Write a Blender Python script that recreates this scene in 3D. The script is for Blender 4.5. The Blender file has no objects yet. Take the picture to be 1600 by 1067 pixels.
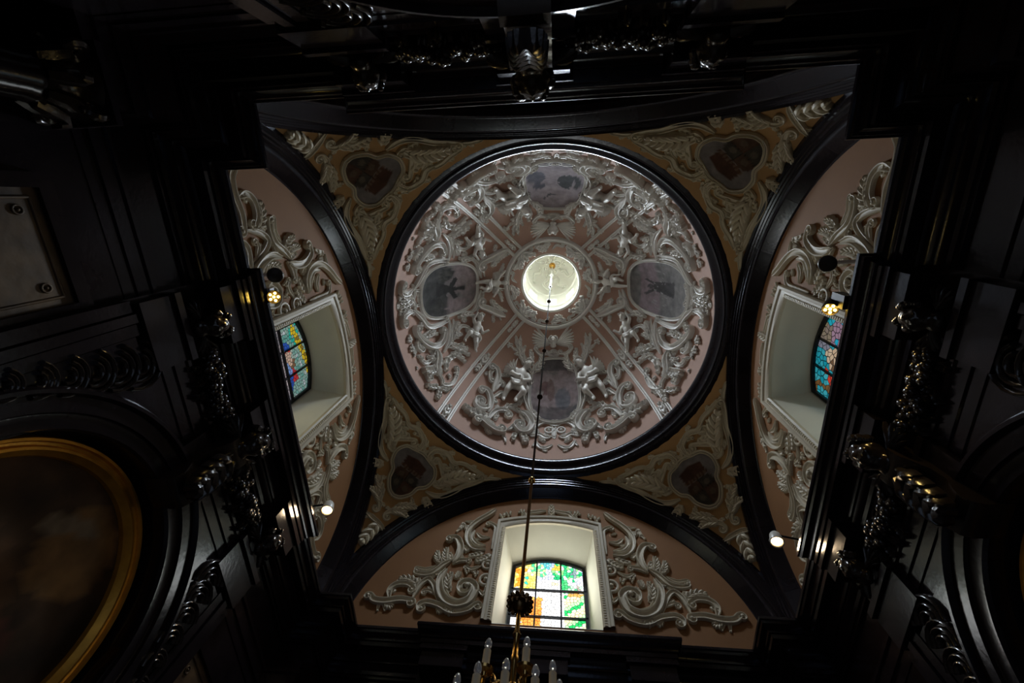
import bpy, bmesh, math, random
from math import sin, cos, pi, radians as rad, sqrt, atan2, hypot
from mathutils import Vector, Matrix
random.seed(7)
SC = bpy.context.scene
COL = SC.collection
# ------------------------------------------------------------------ camera, world, light, exposure
S = 3.2          # metres per design unit (half the chapel's width)
ZC = 1.6         # camera height above the floor, metres
FPX = 686.2524
CAM = Vector((0.0526, -0.6994, 0.0))
RM = ((0.99469844, 0.03723446, 0.09585723), (-0.00552436, 0.95014907, -0.31174706), (-0.10268639, 0.30956477, 0.94531749))
cd = bpy.data.cameras.new('camera'); co = bpy.data.objects.new('camera', cd); COL.objects.link(co)
cd.sensor_width = 36.0; cd.lens = FPX * 36.0 / 1600.0; cd.clip_start = 0.05; cd.clip_end = 200
r0, r1, r2 = [Vector(r) for r in RM]
mw = Matrix((r0, -r1, -r2)).transposed().to_4x4(); mw.translation = Vector((CAM.x * S, CAM.y * S, ZC))
co.matrix_world = mw
SC.camera = co
SC.view_settings.view_transform = 'Standard'; SC.view_settings.look = 'None'
SC.view_settings.gamma = 1.0; SC.view_settings.use_curve_mapping = False
SC.view_settings.exposure = 0.15
wd = bpy.data.worlds.new('world'); SC.world = wd; wd.use_nodes = True
bg = wd.node_tree.nodes['Background']; bg.inputs[0].default_value = (0.62, 0.76, 1.0, 1); bg.inputs[1].default_value = 0.35

def P3(x, y, z): return Vector((x * S, y * S, z * S + ZC))
def area(name, loc, aim, sx, sy, power, color, spread=180):
    l = bpy.data.lights.new(name, 'AREA'); l.shape = 'RECTANGLE'; l.size = sx * S; l.size_y = sy * S
    l.energy = power; l.color = color; l.spread = rad(spread)
    o = bpy.data.objects.new(name, l); COL.objects.link(o); o.location = P3(*loc)
    d = P3(*aim) - P3(*loc); o.rotation_euler = d.to_track_quat('-Z', 'Y').to_euler()
    return o
# daylight entering through the eight lantern windows and the four lunette windows
for k in range(8):
    a = pi / 2 + k * pi / 4
    area('lantern_daylight', (0.215 * cos(a), 0.215 * sin(a), 4.06), (-0.275 * cos(a), -0.275 * sin(a), 3.10), 0.10, 0.20, 19, (0.80, 0.90, 1.0), 72)
area('window_daylight', (0, 1.19, 1.72), (0, 0.2, 1.84), 0.34, 0.3, 14, (1.0, 0.98, 0.88))
area('window_daylight', (-1.17, 0, 1.74), (-0.2, 0, 1.5), 0.30, 0.3, 2, (1.0, 0.88, 0.45))
area('window_daylight', (1.17, 0, 1.74), (0.2, 0, 1.5), 0.30, 0.3, 2, (1.0, 0.92, 0.72))

# ------------------------------------------------------------------ materials
MAT = {}
def mat(name, col, rough=0.5, metal=0.0, noise=0.0, nscale=6.0, bump=0.0, bscale=40.0, col2=None, spec=0.5, attr=None, emit=0.0, emit_col=None, trans=0.0, coat=0.0):
    m = bpy.data.materials.new(name); m.use_nodes = True; nt = m.node_tree; N = nt.nodes; L = nt.links
    b = N['Principled BSDF']; b.inputs['Roughness'].default_value = rough; b.inputs['Metallic'].default_value = metal
    b.inputs['Specular IOR Level'].default_value = spec
    b.inputs['Base Color'].default_value = (*col, 1)
    if trans: b.inputs['Transmission Weight'].default_value = trans
    if coat: b.inputs['Coat Weight'].default_value = coat
    tc = N.new('ShaderNodeTexCoord')
    src = None
    if attr:
        at = N.new('ShaderNodeAttribute'); at.attribute_name = attr; src = at.outputs['Color']
    if noise or col2:
        nz = N.new('ShaderNodeTexNoise'); nz.inputs['Scale'].default_value = nscale; nz.inputs['Detail'].default_value = 6
        L.new(tc.outputs['Object'], nz.inputs['Vector'])
        cr = N.new('ShaderNodeValToRGB'); cr.color_ramp.elements[0].position = 0.3; cr.color_ramp.elements[1].position = 0.7
        c2 = col2 or tuple(c * (1 - noise) for c in col)
        cr.color_ramp.elements[0].color = (*c2, 1); cr.color_ramp.elements[1].color = (*col, 1)
        L.new(nz.outputs['Fac'], cr.inputs['Fac'])
        if src is not None:
            mx = N.new('ShaderNodeMix'); mx.data_type = 'RGBA'; mx.blend_type = 'MULTIPLY'; mx.inputs['Factor'].default_value = 1.0
            L.new(src, mx.inputs[6]); L.new(cr.outputs['Color'], mx.inputs[7]); src = mx.outputs[2]
        else: src = cr.outputs['Color']
    if src is not None: L.new(src, b.inputs['Base Color'])
    if bump:
        nb = N.new('ShaderNodeTexNoise'); nb.inputs['Scale'].default_value = bscale; nb.inputs['Detail'].default_value = 3
        L.new(tc.outputs['Object'], nb.inputs['Vector'])
        bp = N.new('ShaderNodeBump'); bp.inputs['Strength'].default_value = bump; bp.inputs['Distance'].default_value = 0.02
        L.new(nb.outputs['Fac'], bp.inputs['Height']); L.new(bp.outputs['Normal'], b.inputs['Normal'])
    if emit:
        b.inputs['Emission Strength'].default_value = emit
        if attr: L.new(src, b.inputs['Emission Color'])
        else: b.inputs['Emission Color'].default_value = (*(emit_col or col), 1)
    MAT[name] = m
    return m
mat('black_marble', (0.0145, 0.0110, 0.0140), 0.17, noise=0.45, nscale=3.0, bump=0.04, bscale=25, spec=0.42)
MAT['black_marble'].node_tree.nodes['Principled BSDF'].inputs['Specular Tint'].default_value = (0.74, 0.82, 1.0, 1)  # blue of the lantern's sky reflections put into the marble's highlight colour
mat('soffit_stone', (0.012, 0.010, 0.010), 0.75, noise=0.4, nscale=4, spec=0.15)
mat('dark_carved_wood', (0.024, 0.019, 0.018), 0.20, noise=0.3, nscale=5, bump=0.08, bscale=30, spec=0.6)
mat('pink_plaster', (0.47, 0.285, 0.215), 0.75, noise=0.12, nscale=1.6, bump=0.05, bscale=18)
mat('lunette_plaster', (0.285, 0.130, 0.045), 0.75, noise=0.14, nscale=1.6, bump=0.05, bscale=18)  # darkened plaster: the weaker light on the lunettes is put into its colour
mat('ochre_plaster', (0.47, 0.265, 0.10), 0.75, noise=0.18, nscale=1.8, bump=0.05, bscale=18)
mat('stucco', (0.74, 0.71, 0.66), 0.42, noise=0.08, nscale=4, bump=0.12, bscale=60)
mat('warm_stucco', (0.62, 0.545, 0.39), 0.5, noise=0.12, nscale=4, bump=0.12, bscale=60)
mat('lantern_plaster', (0.82, 0.80, 0.70), 0.6, noise=0.04, nscale=3)
mat('reveal_plaster', (0.76, 0.74, 0.63), 0.7, noise=0.08, nscale=3, bump=0.04)
mat('painting', (1.0, 0.98, 0.93), 0.85, spec=0.15, noise=0.4, nscale=7, attr='Col')
mat('oil_painting', (1, 1, 1), 0.6, spec=0.12, noise=0.5, nscale=5, attr='Col')
mat('front_glass', (1, 1, 1), 0.15, attr='Col', emit=1.6)
mat('side_glass', (1, 1, 1), 0.15, attr='Col', emit=0.42)
mat('sky_glass', (0.85, 0.92, 1.0), 0.2, emit=2.5, emit_col=(0.90, 0.96, 1.0))
mat('lead', (0.012, 0.012, 0.014), 0.5)
mat('iron', (0.015, 0.015, 0.017), 0.45, metal=0.6)
mat('gold', (0.80, 0.40, 0.05), 0.36, metal=0.6, noise=0.35, nscale=7, bump=0.1, bscale=30)
mat('brass', (0.62, 0.40, 0.14), 0.22, metal=1.0, noise=0.3, nscale=9)
mat('dark_brass', (0.22, 0.13, 0.06), 0.35, metal=1.0, noise=0.3, nscale=9)
mat('rod_bronze', (0.035, 0.022, 0.014), 0.8, spec=0.1)
mat('lunette_stucco', (0.62, 0.55, 0.42), 0.5, noise=0.1, nscale=4, bump=0.12, bscale=60)  # stucco toned down, with the lunettes' weaker light put into the colour
mat('candle_white', (0.62, 0.55, 0.42), 0.5)
mat('bulb_glass', (0.86, 0.88, 0.92), 0.06, trans=0.75, spec=0.8)
mat('white_enamel', (0.72, 0.70, 0.66), 0.35)
mat('black_metal', (0.045, 0.034, 0.026), 0.4, metal=0.4)
mat('lamp_warm', (1, 0.8, 0.45), 0.3, emit=5, emit_col=(1.0, 0.66, 0.30))
mat('led_yellow', (1, 0.8, 0.2), 0.3, emit=30, emit_col=(1.0, 0.62, 0.10))
mat('brown_marble', (0.115, 0.074, 0.038), 0.5, col2=(0.022, 0.012, 0.008), nscale=4.5, bump=0.25, bscale=7)
mat('floor_stone', (0.10, 0.09, 0.085), 0.4, noise=0.4, nscale=2)

# ------------------------------------------------------------------ mesh helpers (design units)
class M:
    def __init__(s): s.v = []; s.f = []; s.c = []
    def add(s, vs, fs):
        o = len(s.v); s.v += [Vector(v) for v in vs]; s.f += [tuple(i + o for i in f) for f in fs]
        return s
    def box(s, x0, x1, y0, y1, z0, z1):
        return s.add([(x0, y0, z0), (x1, y0, z0), (x1, y1, z0), (x0, y1, z0), (x0, y0, z1), (x1, y0, z1), (x1, y1, z1), (x0, y1, z1)],
                     [(0, 3, 2, 1), (4, 5, 6, 7), (0, 1, 5, 4), (1, 2, 6, 5), (2, 3, 7, 6), (3, 0, 4, 7)])
    def grid(s, rows, closed=False):
        n = len(rows[0]); vs = [v for r in rows for v in r]; fs = []
        for i in range(len(rows) - 1):
            for j in range(n if closed else n - 1):
                k = (j + 1) % n; fs.append((i * n + j, i * n + k, (i + 1) * n + k, (i + 1) * n + j))
        return s.add(vs, fs)
    def lathe(s, prof, seg=24, c=(0, 0, 0), a0=0.0, a1=2 * pi, axis=None):
        full = abs(a1 - a0 - 2 * pi) < 1e-6; rows = []
        for r, z in prof:
            rows.append([(c[0] + r * cos(a0 + (a1 - a0) * j / seg), c[1] + r * sin(a0 + (a1 - a0) * j / seg), c[2] + z) for j in range(seg if full else seg + 1)])
        m = M().grid(rows, full)
        if axis is not None:
            q = Vector((0, 0, 1)).rotation_difference(Vector(axis)); cc = Vector(c)
            m.v = [cc + q @ (v - cc) for v in m.v]
        return s.add(m.v, m.f)
    def ball(s, c, r, seg=8, sc=(1, 1, 1), rot=None):
        n = max(4, seg // 2 + 1); vs = []; c = Vector(c)
        rows = []
        for i in range(n + 1):
            t = -pi / 2 + pi * i / n
            rows.append([Vector((r * sc[0] * cos(t) * cos(2 * pi * j / seg), r * sc[1] * cos(t) * sin(2 * pi * j / seg), r * sc[2] * sin(t))) for j in range(seg)])
        if rot is not None: rows = [[rot @ v for v in w] for w in rows]
        return s.grid([[c + v for v in w] for w in rows], True)
    def tube(s, pts, rs, seg=8):
        pts = [Vector(p) for p in pts]; rows = []
        if not hasattr(rs, '__len__'): rs = [rs] * len(pts)
        ref = None
        for i, p in enumerate(pts):
            t = (pts[min(i + 1, len(pts) - 1)] - pts[max(i - 1, 0)]).normalized()
            if ref is None: ref = t.orthogonal().normalized()
            ref = (ref - t * ref.dot(t)).normalized(); b = t.cross(ref)
            rows.append([p + (ref * cos(2 * pi * j / seg) + b * sin(2 * pi * j / seg)) * rs[i] for j in range(seg)])
        s.grid(rows, True)
        for row, p in ((rows[0], pts[0]), (rows[-1], pts[-1])):
            s.add(list(row) + [p], [(j, (j + 1) % seg, seg) for j in range(seg)])
        return s
    def xf(s, fn): s.v = [Vector(fn(v)) for v in s.v]; return s
    def flip(s): s.f = [tuple(reversed(f)) for f in s.f]; return s
    def copy(s):
        m = M(); m.v = [v.copy() for v in s.v]; m.f = list(s.f); m.c = list(s.c); return m

def mesh(name, m, material, base=(0, 0, 0), smooth=True, sharp=40, fixn=True):
    b = P3(*base)
    me = bpy.data.meshes.new(name)
    me.from_pydata([(v[0] * S - b.x, v[1] * S - b.y, v[2] * S + ZC - b.z) for v in m.v], [], m.f)
    if m.c:
        at = me.color_attributes.new('Col', 'FLOAT_COLOR', 'POINT')
        for i, c in enumerate(m.c): at.data[i].color = (*c, 1)
    if fixn:
        bm = bmesh.new(); bm.from_mesh(me)
        if not m.c: bmesh.ops.remove_doubles(bm, verts=bm.verts, dist=1e-5)
        bmesh.ops.recalc_face_normals(bm, faces=bm.faces); bm.to_mesh(me); bm.free()
    me.materials.append(MAT[material])
    if smooth:
        me.polygons.foreach_set('use_smooth', [True] * len(me.polygons)); me.set_sharp_from_angle(angle=rad(sharp))
    return me
def link(name, me, parent=None):
    o = bpy.data.objects.new(name, me); COL.objects.link(o)
    if parent is not None: o.parent = parent
    return o
BASES = {}
def thing(name, label, cat, base=(0, 0, 0), rotz=0.0, group=None, kind=None, shift=(0, 0)):
    o = bpy.data.objects.new(name, None); COL.objects.link(o); o.empty_display_size = 0.1
    b = Vector(base); r = Matrix.Rotation(rotz, 3, 'Z') @ b
    o.location = P3(r.x + shift[0], r.y + shift[1], r.z); o.rotation_euler = (0, 0, rotz)
    o['label'] = label; o['category'] = cat
    if group: o['group'] = group
    if kind: o['kind'] = kind
    BASES[o.name] = tuple(base)
    return o
def part(name, m, material, parent, smooth=True, sharp=40, label=None, base=None, kind=None):
    bs = base if base is not None else BASES.get(parent.name, (0, 0, 0))
    o = link(name, mesh(name, m, material, bs, smooth, sharp), parent)
    if label: o['label'] = label
    if kind: o['kind'] = kind
    BASES[o.name] = bs
    return o
def copypart(o, parent):
    c = o.copy(); COL.objects.link(c); c.parent = parent; return c
def copytree(src, dst):
    for ch in list(src.children):
        c = copypart(ch, dst)
        for g in list(ch.children): copypart(g, c)

# ------------------------------------------------------------------ rays and surfaces
def ray(px):
    d = Vector(((px[0] - 800) / FPX, (px[1] - 533.5) / FPX, 1.0))
    return Vector((RM[0][0] * d.x + RM[1][0] * d.y + RM[2][0] * d.z, RM[0][1] * d.x + RM[1][1] * d.y + RM[2][1] * d.z, RM[0][2] * d.x + RM[1][2] * d.y + RM[2][2] * d.z))
def hit_ax(px, ax, v):
    d = ray(px); return CAM + d * ((v - CAM[ax]) / d[ax])
DR, DH, DZ = 0.965, 1.29, 2.47
class Dome:
    def at(s, az, th, h=0.0):          # degrees
        a, t = rad(az), rad(th); P = Vector((DR * cos(t) * cos(a), DR * cos(t) * sin(a), DZ + DH * sin(t)))
        N = -Vector((cos(t) / DR * cos(a), cos(t) / DR * sin(a), sin(t) / DH)).normalized()
        return P + N * h, N
    def inv(s, P):
        return math.degrees(atan2(P.y, P.x)), math.degrees(atan2((P.z - DZ) / DH, hypot(P.x, P.y) / DR))
    def snap(s, P, h=0.0): return s.at(*s.inv(P), h)
    def px(s, p):
        d = ray(p); c = CAM - Vector((0, 0, DZ))
        A = (d.x ** 2 + d.y ** 2) / DR ** 2 + d.z ** 2 / DH ** 2; B = 2 * ((c.x * d.x + c.y * d.y) / DR ** 2 + c.z * d.z / DH ** 2)
        C = (c.x ** 2 + c.y ** 2) / DR ** 2 + c.z ** 2 / DH ** 2 - 1
        return CAM + d * ((-B + sqrt(max(0, B * B - 4 * A * C))) / 2 / A)
ZS, RS = 1.3535, 1.4245
class Pend:
    def snap(s, P, h=0.0):
        n = (P - Vector((0, 0, ZS))).normalized(); return Vector((0, 0, ZS)) + n * (RS - h), -n
    def px(s, p):
        d = ray(p); c = CAM - Vector((0, 0, ZS)); A = d.dot(d); B = 2 * d.dot(c); C = c.dot(c) - RS ** 2
        return CAM + d * ((-B + sqrt(B * B - 4 * A * C)) / 2 / A)
class Lun:
    d = 1.06
    def snap(s, P, h=0.0): return Vector((P.x, s.d - h, P.z)), Vector((0, -1, 0))
    def px(s, p): return hit_ax(p, 1, s.d)
class WallS:                            # flat wall in bay frame (s, d, z)
    def __init__(s, d): s.d = d
    def snap(s, P, h=0.0): return Vector((P.x, s.d - h, P.z)), Vector((0, -1, 0))
DOME, PEND, LUN = Dome(), Pend(), Lun()

def catmull(pts, n=6):
    if len(pts) < 3:
        return [pts[0].lerp(pts[-1], i / n) for i in range(n + 1)]
    q = [pts[0] * 2 - pts[1]] + list(pts) + [pts[-1] * 2 - pts[-2]]; out = []
    for i in range(1, len(q) - 2):
        for k in range(n):
            t = k / n; a, b, c, d = q[i - 1], q[i], q[i + 1], q[i + 2]
            out.append(0.5 * ((2 * b) + (c - a) * t + (2 * a - 5 * b + 4 * c - d) * t * t + (3 * b - a - 3 * c + d) * t ** 3))
    out.append(pts[-1].copy()); return out
PROF = {'round': [(-1, 0), (-0.9, 0.5), (-0.55, 0.88), (0, 1), (0.55, 0.88), (0.9, 0.5), (1, 0)],
        'scroll': [(-1, 0), (-1, 0.65), (-0.82, 0.95), (-0.6, 0.9), (-0.42, 0.55), (0, 0.42), (0.42, 0.55), (0.6, 0.9), (0.82, 0.95), (1, 0.65), (1, 0)],
        'flat': [(-1, 0), (-1, 0.8), (-0.8, 1), (0.8, 1), (1, 0.8), (1, 0)],
        'fing': [(-1, 0), (-0.6, 0.8), (0, 1), (0.6, 0.8), (1, 0)]}
def ribbon(m, surf, P, ws, hs, prof='scroll', lift=0.0):
    rows = []; n = len(P)
    for i in range(n):
        Q, N = surf.snap(P[i]); t = (P[min(i + 1, n - 1)] - P[max(i - 1, 0)]); t = (t - N * t.dot(N))
        if t.length < 1e-9: t = N.orthogonal()
        B = N.cross(t.normalized())
        rows.append([Q + B * (x * ws[i] / 2) + N * (y * hs[i] + lift * (0 if y == 0 else 1)) for x, y in PROF[prof]])
    m.grid(rows)
    k = len(rows[0])
    for r in (rows[0], rows[-1]):
        m.add(r, [tuple(range(k))])
def spiral(surf, P, T, r, side, turns=1.3):
    """points that curl on from P with heading T; side +1 clockwise as seen from below"""
    out = []; Q, N = surf.snap(P); T = (T - N * T.dot(N)).normalized(); n = int(16 * turns); cur = Q.copy(); rr = r
    for i in range(n):
        f = i / n; rr = r * (1 - 0.78 * f); da = 2 * pi / 16
        T = Matrix.Rotation(-side * da, 3, N) @ T
        cur = cur + T * (rr * da); cur, N = surf.snap(cur); T = (T - N * T.dot(N)).normalized()
        out.append(cur.copy())
    return out
def scroll(surf, pts, w, v0=None, v1=None, h=None, taper=(1, 1), prof='scroll', n=5):
    """a stucco scroll: spline through surface points, optional volutes (radius, side) at its ends"""
    m = M(); c = catmull([Vector(p) for p in pts], n); h = h or w * 0.62
    main = len(c); pre = []; post = []
    if v0:
        pre = spiral(surf, c[0], c[0] - c[1], v0[0], v0[1])[::-1]
    if v1: post = spiral(surf, c[-1], c[-1] - c[-2], v1[0], v1[1])
    allp = pre + c + post; ws = []; hs = []
    for i in range(len(allp)):
        if i < len(pre): f = i / max(1, len(pre)); k = (0.35 + 0.65 * f) * taper[0]
        elif i >= len(pre) + main: f = (i - len(pre) - main) / max(1, len(post)); k = (1 - 0.65 * f) * taper[1]
        else: f = (i - len(pre)) / max(1, main - 1); k = taper[0] + (taper[1] - taper[0]) * f; k *= (1 + 0.25 * sin(pi * f))
        if not v0 and i < len(pre) + 3: k *= 0.45 + 0.18 * (i - len(pre))
        if not v1 and i > len(allp) - 4: k *= 0.45 + 0.18 * (len(allp) - 1 - i)
        ws.append(w * k); hs.append(h * (0.55 + 0.45 * k))
    for i in range(len(pre)): hs[i] *= 1 + 0.5 * (1 - i / len(pre))
    for i in range(len(post)): hs[len(pre) + main + i] *= 1 + 0.5 * i / len(post)
    ribbon(m, surf, allp, ws, hs, prof)
    for e, v in ((allp[0], v0), (allp[-1], v1)):
        if v:
            Q, N = surf.snap(e, h * 0.8); m.ball(Q, max(v[0] * 0.30, w * 0.3), 8)
    return m
def leaf(surf, base, tip, w, bend=0.0, lobes=4, h=None, curl=0.0):
    """acanthus leaf: a grooved midrib blade with fingers splayed on both sides"""
    m = M(); base, tip = Vector(base), Vector(tip); h = h or w * 0.30; Lg = (tip - base).length
    Q, N = surf.snap(base.lerp(tip, 0.5)); T = (tip - base).normalized(); B = N.cross(T)
    def mid(t):
        return base.lerp(tip, t) + B * (bend * Lg * sin(pi * t))
    pts = [mid(i / 8) for i in range(9)]
    ws = [w * 0.58 * (0.5 + 0.9 * sin(pi * min(1, (i + 1) / 9))) for i in range(9)]; ws[-1] = w * 0.08
    ribbon(m, surf, pts, ws, [h * (0.6 + 0.5 * sin(pi * i / 8)) for i in range(9)], 'scroll')
    for k in range(lobes):
        t = 0.12 + 0.74 * k / max(1, lobes - 1); p = mid(t); tt = (mid(t + 0.05) - mid(t - 0.05)).normalized()
        q, nn = surf.snap(p); bb = nn.cross(tt)
        ln = w * 0.56 * (0.55 + 0.6 * sin(pi * (0.18 + 0.8 * t))) * (1.0 if t < 0.7 else 0.8)
        for sd in (-1, 1):
            a = rad(58 - 26 * t); d0 = tt * cos(a) + bb * sd * sin(a); fp = []
            for i in range(5):
                f = i / 4; fp.append(p + d0 * ln * f + tt * ln * 0.32 * f * f - bb * sd * ln * 0.10 * f * f)
            fw = w * 0.42
            ribbon(m, surf, fp, [fw * x for x in (0.7, 1.0, 1.05, 0.8, 0.3)], [h * x for x in (0.8, 1.0, 1.15, 1.25, 0.9)], 'fing')
    return m
def berries(surf, c, n, r, spread, h=0.0):
    m = M(); rnd = random.Random(int(abs(c[0] * 9171 + c[1] * 3311 + c[2] * 77)))
    Q, N = surf.snap(Vector(c)); a = N.orthogonal().normalized(); b = N.cross(a)
    for k in range(n):
        g = k * 2.4; rr = spread * sqrt((k + 0.5) / n)
        p, nn = surf.snap(Q + a * rr * cos(g) + b * rr * sin(g), r * (0.6 + 0.6 * (1 - rr / (spread + 1e-6))) + h)
        m.ball(p, r * rnd.uniform(0.8, 1.1), 7)
    return m
def eye_disc(surf, c, r):
    m = M(); Q, N = surf.snap(Vector(c)); a = N.orthogonal().normalized(); b = N.cross(a)
    pts = [surf.snap(Q + (a * cos(t * 2 * pi / 16) + b * sin(t * 2 * pi / 16)) * r)[0] for t in range(17)]
    ribbon(m, surf, pts, [r * 0.5] * 17, [r * 0.4] * 17, 'round'); m.ball(surf.snap(Q, r * 0.2)[0], r * 0.42, 8)
    return m
def reflect(m, az):
    n = Vector((-sin(az), cos(az), 0)); r = m.copy()
    r.v = [v - n * (2 * v.dot(n)) for v in r.v]; return r.flip()

# colour patches: flat paintings evaluated on a grid
def vnoise(x, y, seed=0):
    def hsh(i, j):
        n = (i * 374761393 + j * 668265263 + seed * 1442695041) & 0xffffffff; n = ((n ^ (n >> 13)) * 1274126177) & 0xffffffff
        return ((n ^ (n >> 16)) & 0xffff) / 65535
    xi, yi = math.floor(x), math.floor(y); fx, fy = x - xi, y - yi; fx = fx * fx * (3 - 2 * fx); fy = fy * fy * (3 - 2 * fy)
    return (hsh(xi, yi) * (1 - fx) + hsh(xi + 1, yi) * fx) * (1 - fy) + (hsh(xi, yi + 1) * (1 - fx) + hsh(xi + 1, yi + 1) * fx) * fy
def fbm(x, y, seed=0): return 0.55 * vnoise(x, y, seed) + 0.28 * vnoise(2.1 * x, 2.1 * y, seed + 1) + 0.17 * vnoise(4.3 * x, 4.3 * y, seed + 2)
def mix(a, b, t): t = max(0, min(1, t)); return tuple(a[i] * (1 - t) + b[i] * t for i in range(3))
def inpoly(x, y, P):
    c = False; n = len(P)
    for i in range(n):
        x0, y0 = P[i]; x1, y1 = P[i - 1]
        if (y0 > y) != (y1 > y) and x < (x1 - x0) * (y - y0) / (y1 - y0) + x0: c = not c
    return c
def ell(x, y, cx, cy, rx, ry): return ((x - cx) / rx) ** 2 + ((y - cy) / ry) ** 2 < 1
def strip(x, y, x0, y0, x1, y1, w):
    dx, dy = x1 - x0, y1 - y0; t = max(0, min(1, ((x - x0) * dx + (y - y0) * dy) / (dx * dx + dy * dy)))
    return hypot(x - x0 - t * dx, y - y0 - t * dy) < w

# ------------------------------------------------------------------ the setting: dome, pendentives, lantern
ceil = thing('ceiling', 'pink plaster dome on ochre pendentives with a round white lantern', 'dome', (0, 0, 2.4), kind='structure')
TOC = math.degrees(math.acos(0.249 / DR))
m = M(); m.grid([[DOME.at(360 * j / 96, 1.2 + (TOC - 1.2) * i / 40)[0] for j in range(96)] for i in range(41)], True)
part('dome_shell', m, 'pink_plaster', ceil)
for k in range(4):
    m = M(); rows = []
    for i in range(31):
        z = 1.2 + (2.376 - 1.2) * i / 30; rz = sqrt(RS ** 2 - (z - ZS) ** 2)
        hw = pi / 4 - math.acos(min(1, 0.995 / rz)) if rz > 0.995 else pi / 4
        rows.append([(rz * cos(pi / 4 + k * pi / 2 + hw * (j / 10 - 1)), rz * sin(pi / 4 + k * pi / 2 + hw * (j / 10 - 1)), z) for j in range(21)])
    m.grid(rows); part('pendentive', m, 'ochre_plaster', ceil)
# lantern
ZO = DZ + DH * sin(rad(TOC)); LR = 0.249; ZW0, ZW1, ZL = 3.95, 4.20, 4.34
m = M(); na = 96
def drum(z0, z1, sel=None):
    for j in range(na):
        if sel and not sel(j): continue
        a, b = 2 * pi * j / na + pi / 96 * 0, 2 * pi * (j + 1) / na
        m.add([(LR * cos(a), LR * sin(a), z0), (LR * cos(b), LR * sin(b), z0), (LR * cos(b), LR * sin(b), z1), (LR * cos(a), LR * sin(a), z1)], [(0, 1, 2, 3)])
solid = lambda j: not ((j + 3) % 12 < 6)     # eight openings, one on the +Y axis (index 24)
drum(ZO, ZW0); drum(ZW0, ZW1, solid); drum(ZW1, ZL)
for k in range(8):                            # splayed window reveals
    a0, a1 = 2 * pi * (12 * k - 3) / na, 2 * pi * (12 * k + 3) / na; q = 0.33
    for a in (a0, a1): m.add([(LR * cos(a), LR * sin(a), ZW0), (q * cos(a), q * sin(a), ZW0), (q * cos(a), q * sin(a), ZW1), (LR * cos(a), LR * sin(a), ZW1)], [(0, 1, 2, 3)])
    for z in (ZW0, ZW1): m.add([(LR * cos(a0), LR * sin(a0), z), (LR * cos(a1), LR * sin(a1), z), (q * cos(a1), q * sin(a1), z), (q * cos(a0), q * sin(a0), z)], [(0, 1, 2, 3)])
part('lantern_drum', m, 'lantern_plaster', ceil)
m = M().lathe([(LR * cos(t * pi / 40), ZL + 0.40 * sin(t * pi / 40)) for t in range(20)] + [(0.004, ZL + 0.40)], 64)
part('lantern_cap', m, 'lantern_plaster', ceil)
for z, rr in ((3.885, 0.012), (3.92, 0.008), (ZO + 0.01, 0.012), (ZL, 0.012)):
    m = M().lathe([(LR + 0.005, z - rr), (LR - rr, z - rr * 0.6), (LR - rr * 1.3, z), (LR - rr, z + rr * 0.6), (LR + 0.005, z + rr)], 64)
    part('lantern_moulding', m, 'lantern_plaster', ceil)
class Cap:
    def snap(s, P, h=0.0):
        v = Vector((P.x / LR, P.y / LR, (P.z - ZL) / 0.40)).normalized(); n = -Vector((v.x / LR, v.y / LR, v.z / 0.4)).normalized()
        return Vector((v.x * LR, v.y * LR, ZL + v.z * 0.4)) + n * h, n
    def at(s, az, el): return Vector((LR * cos(rad(el)) * cos(rad(az)), LR * cos(rad(el)) * sin(rad(az)), ZL + 0.4 * sin(rad(el))))
CAP = Cap(); capst = []
for k in range(8):
    a = 22.5 + 45 * k
    part('rosette_leaf', leaf(CAP, CAP.at(a, 86), CAP.at(a, 71), 0.05, 0, 3, 0.012), 'lantern_plaster', ceil)
    part('lantern_scroll', scroll(CAP, [CAP.at(a - 14, 26), CAP.at(a + 4, 38), CAP.at(a - 4, 54), CAP.at(a + 8, 62)], 0.026, (0.018, 1 if k % 2 else -1), (0.014, -1 if k % 2 else 1), 0.010), 'lantern_plaster', ceil)
for k in range(8):                            # lantern windows
    w = thing('window_%d' % (k + 5), ['small bright lantern window facing the front lunette', 'small bright lantern window front left', 'small bright lantern window on the left', 'small bright lantern window back left', 'small bright lantern window at the back', 'small bright lantern window back right', 'small bright lantern window on the right', 'small bright lantern window front right'][k], 'window', (0, 0.33, ZW0), k * pi / 4, 'lantern windows', 'structure')
    hw = 0.33 * sin(2 * pi * 3 / na); yq = 0.33 * cos(2 * pi * 3 / na)
    part('glass_pane', M().box(-hw, hw, yq, yq + 0.004, ZW0, ZW1), 'sky_glass', w)
    f = M(); f.box(-hw, -hw + 0.006, yq - 0.008, yq, ZW0, ZW1); f.box(hw - 0.006, hw, yq - 0.008, yq, ZW0, ZW1); f.box(-hw, hw, yq - 0.008, yq, ZW1 - 0.008, ZW1); f.box(-hw, hw, yq - 0.008, yq, ZW0, ZW0 + 0.008)
    part('frame', f, 'lantern_plaster', w, smooth=False)

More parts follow.
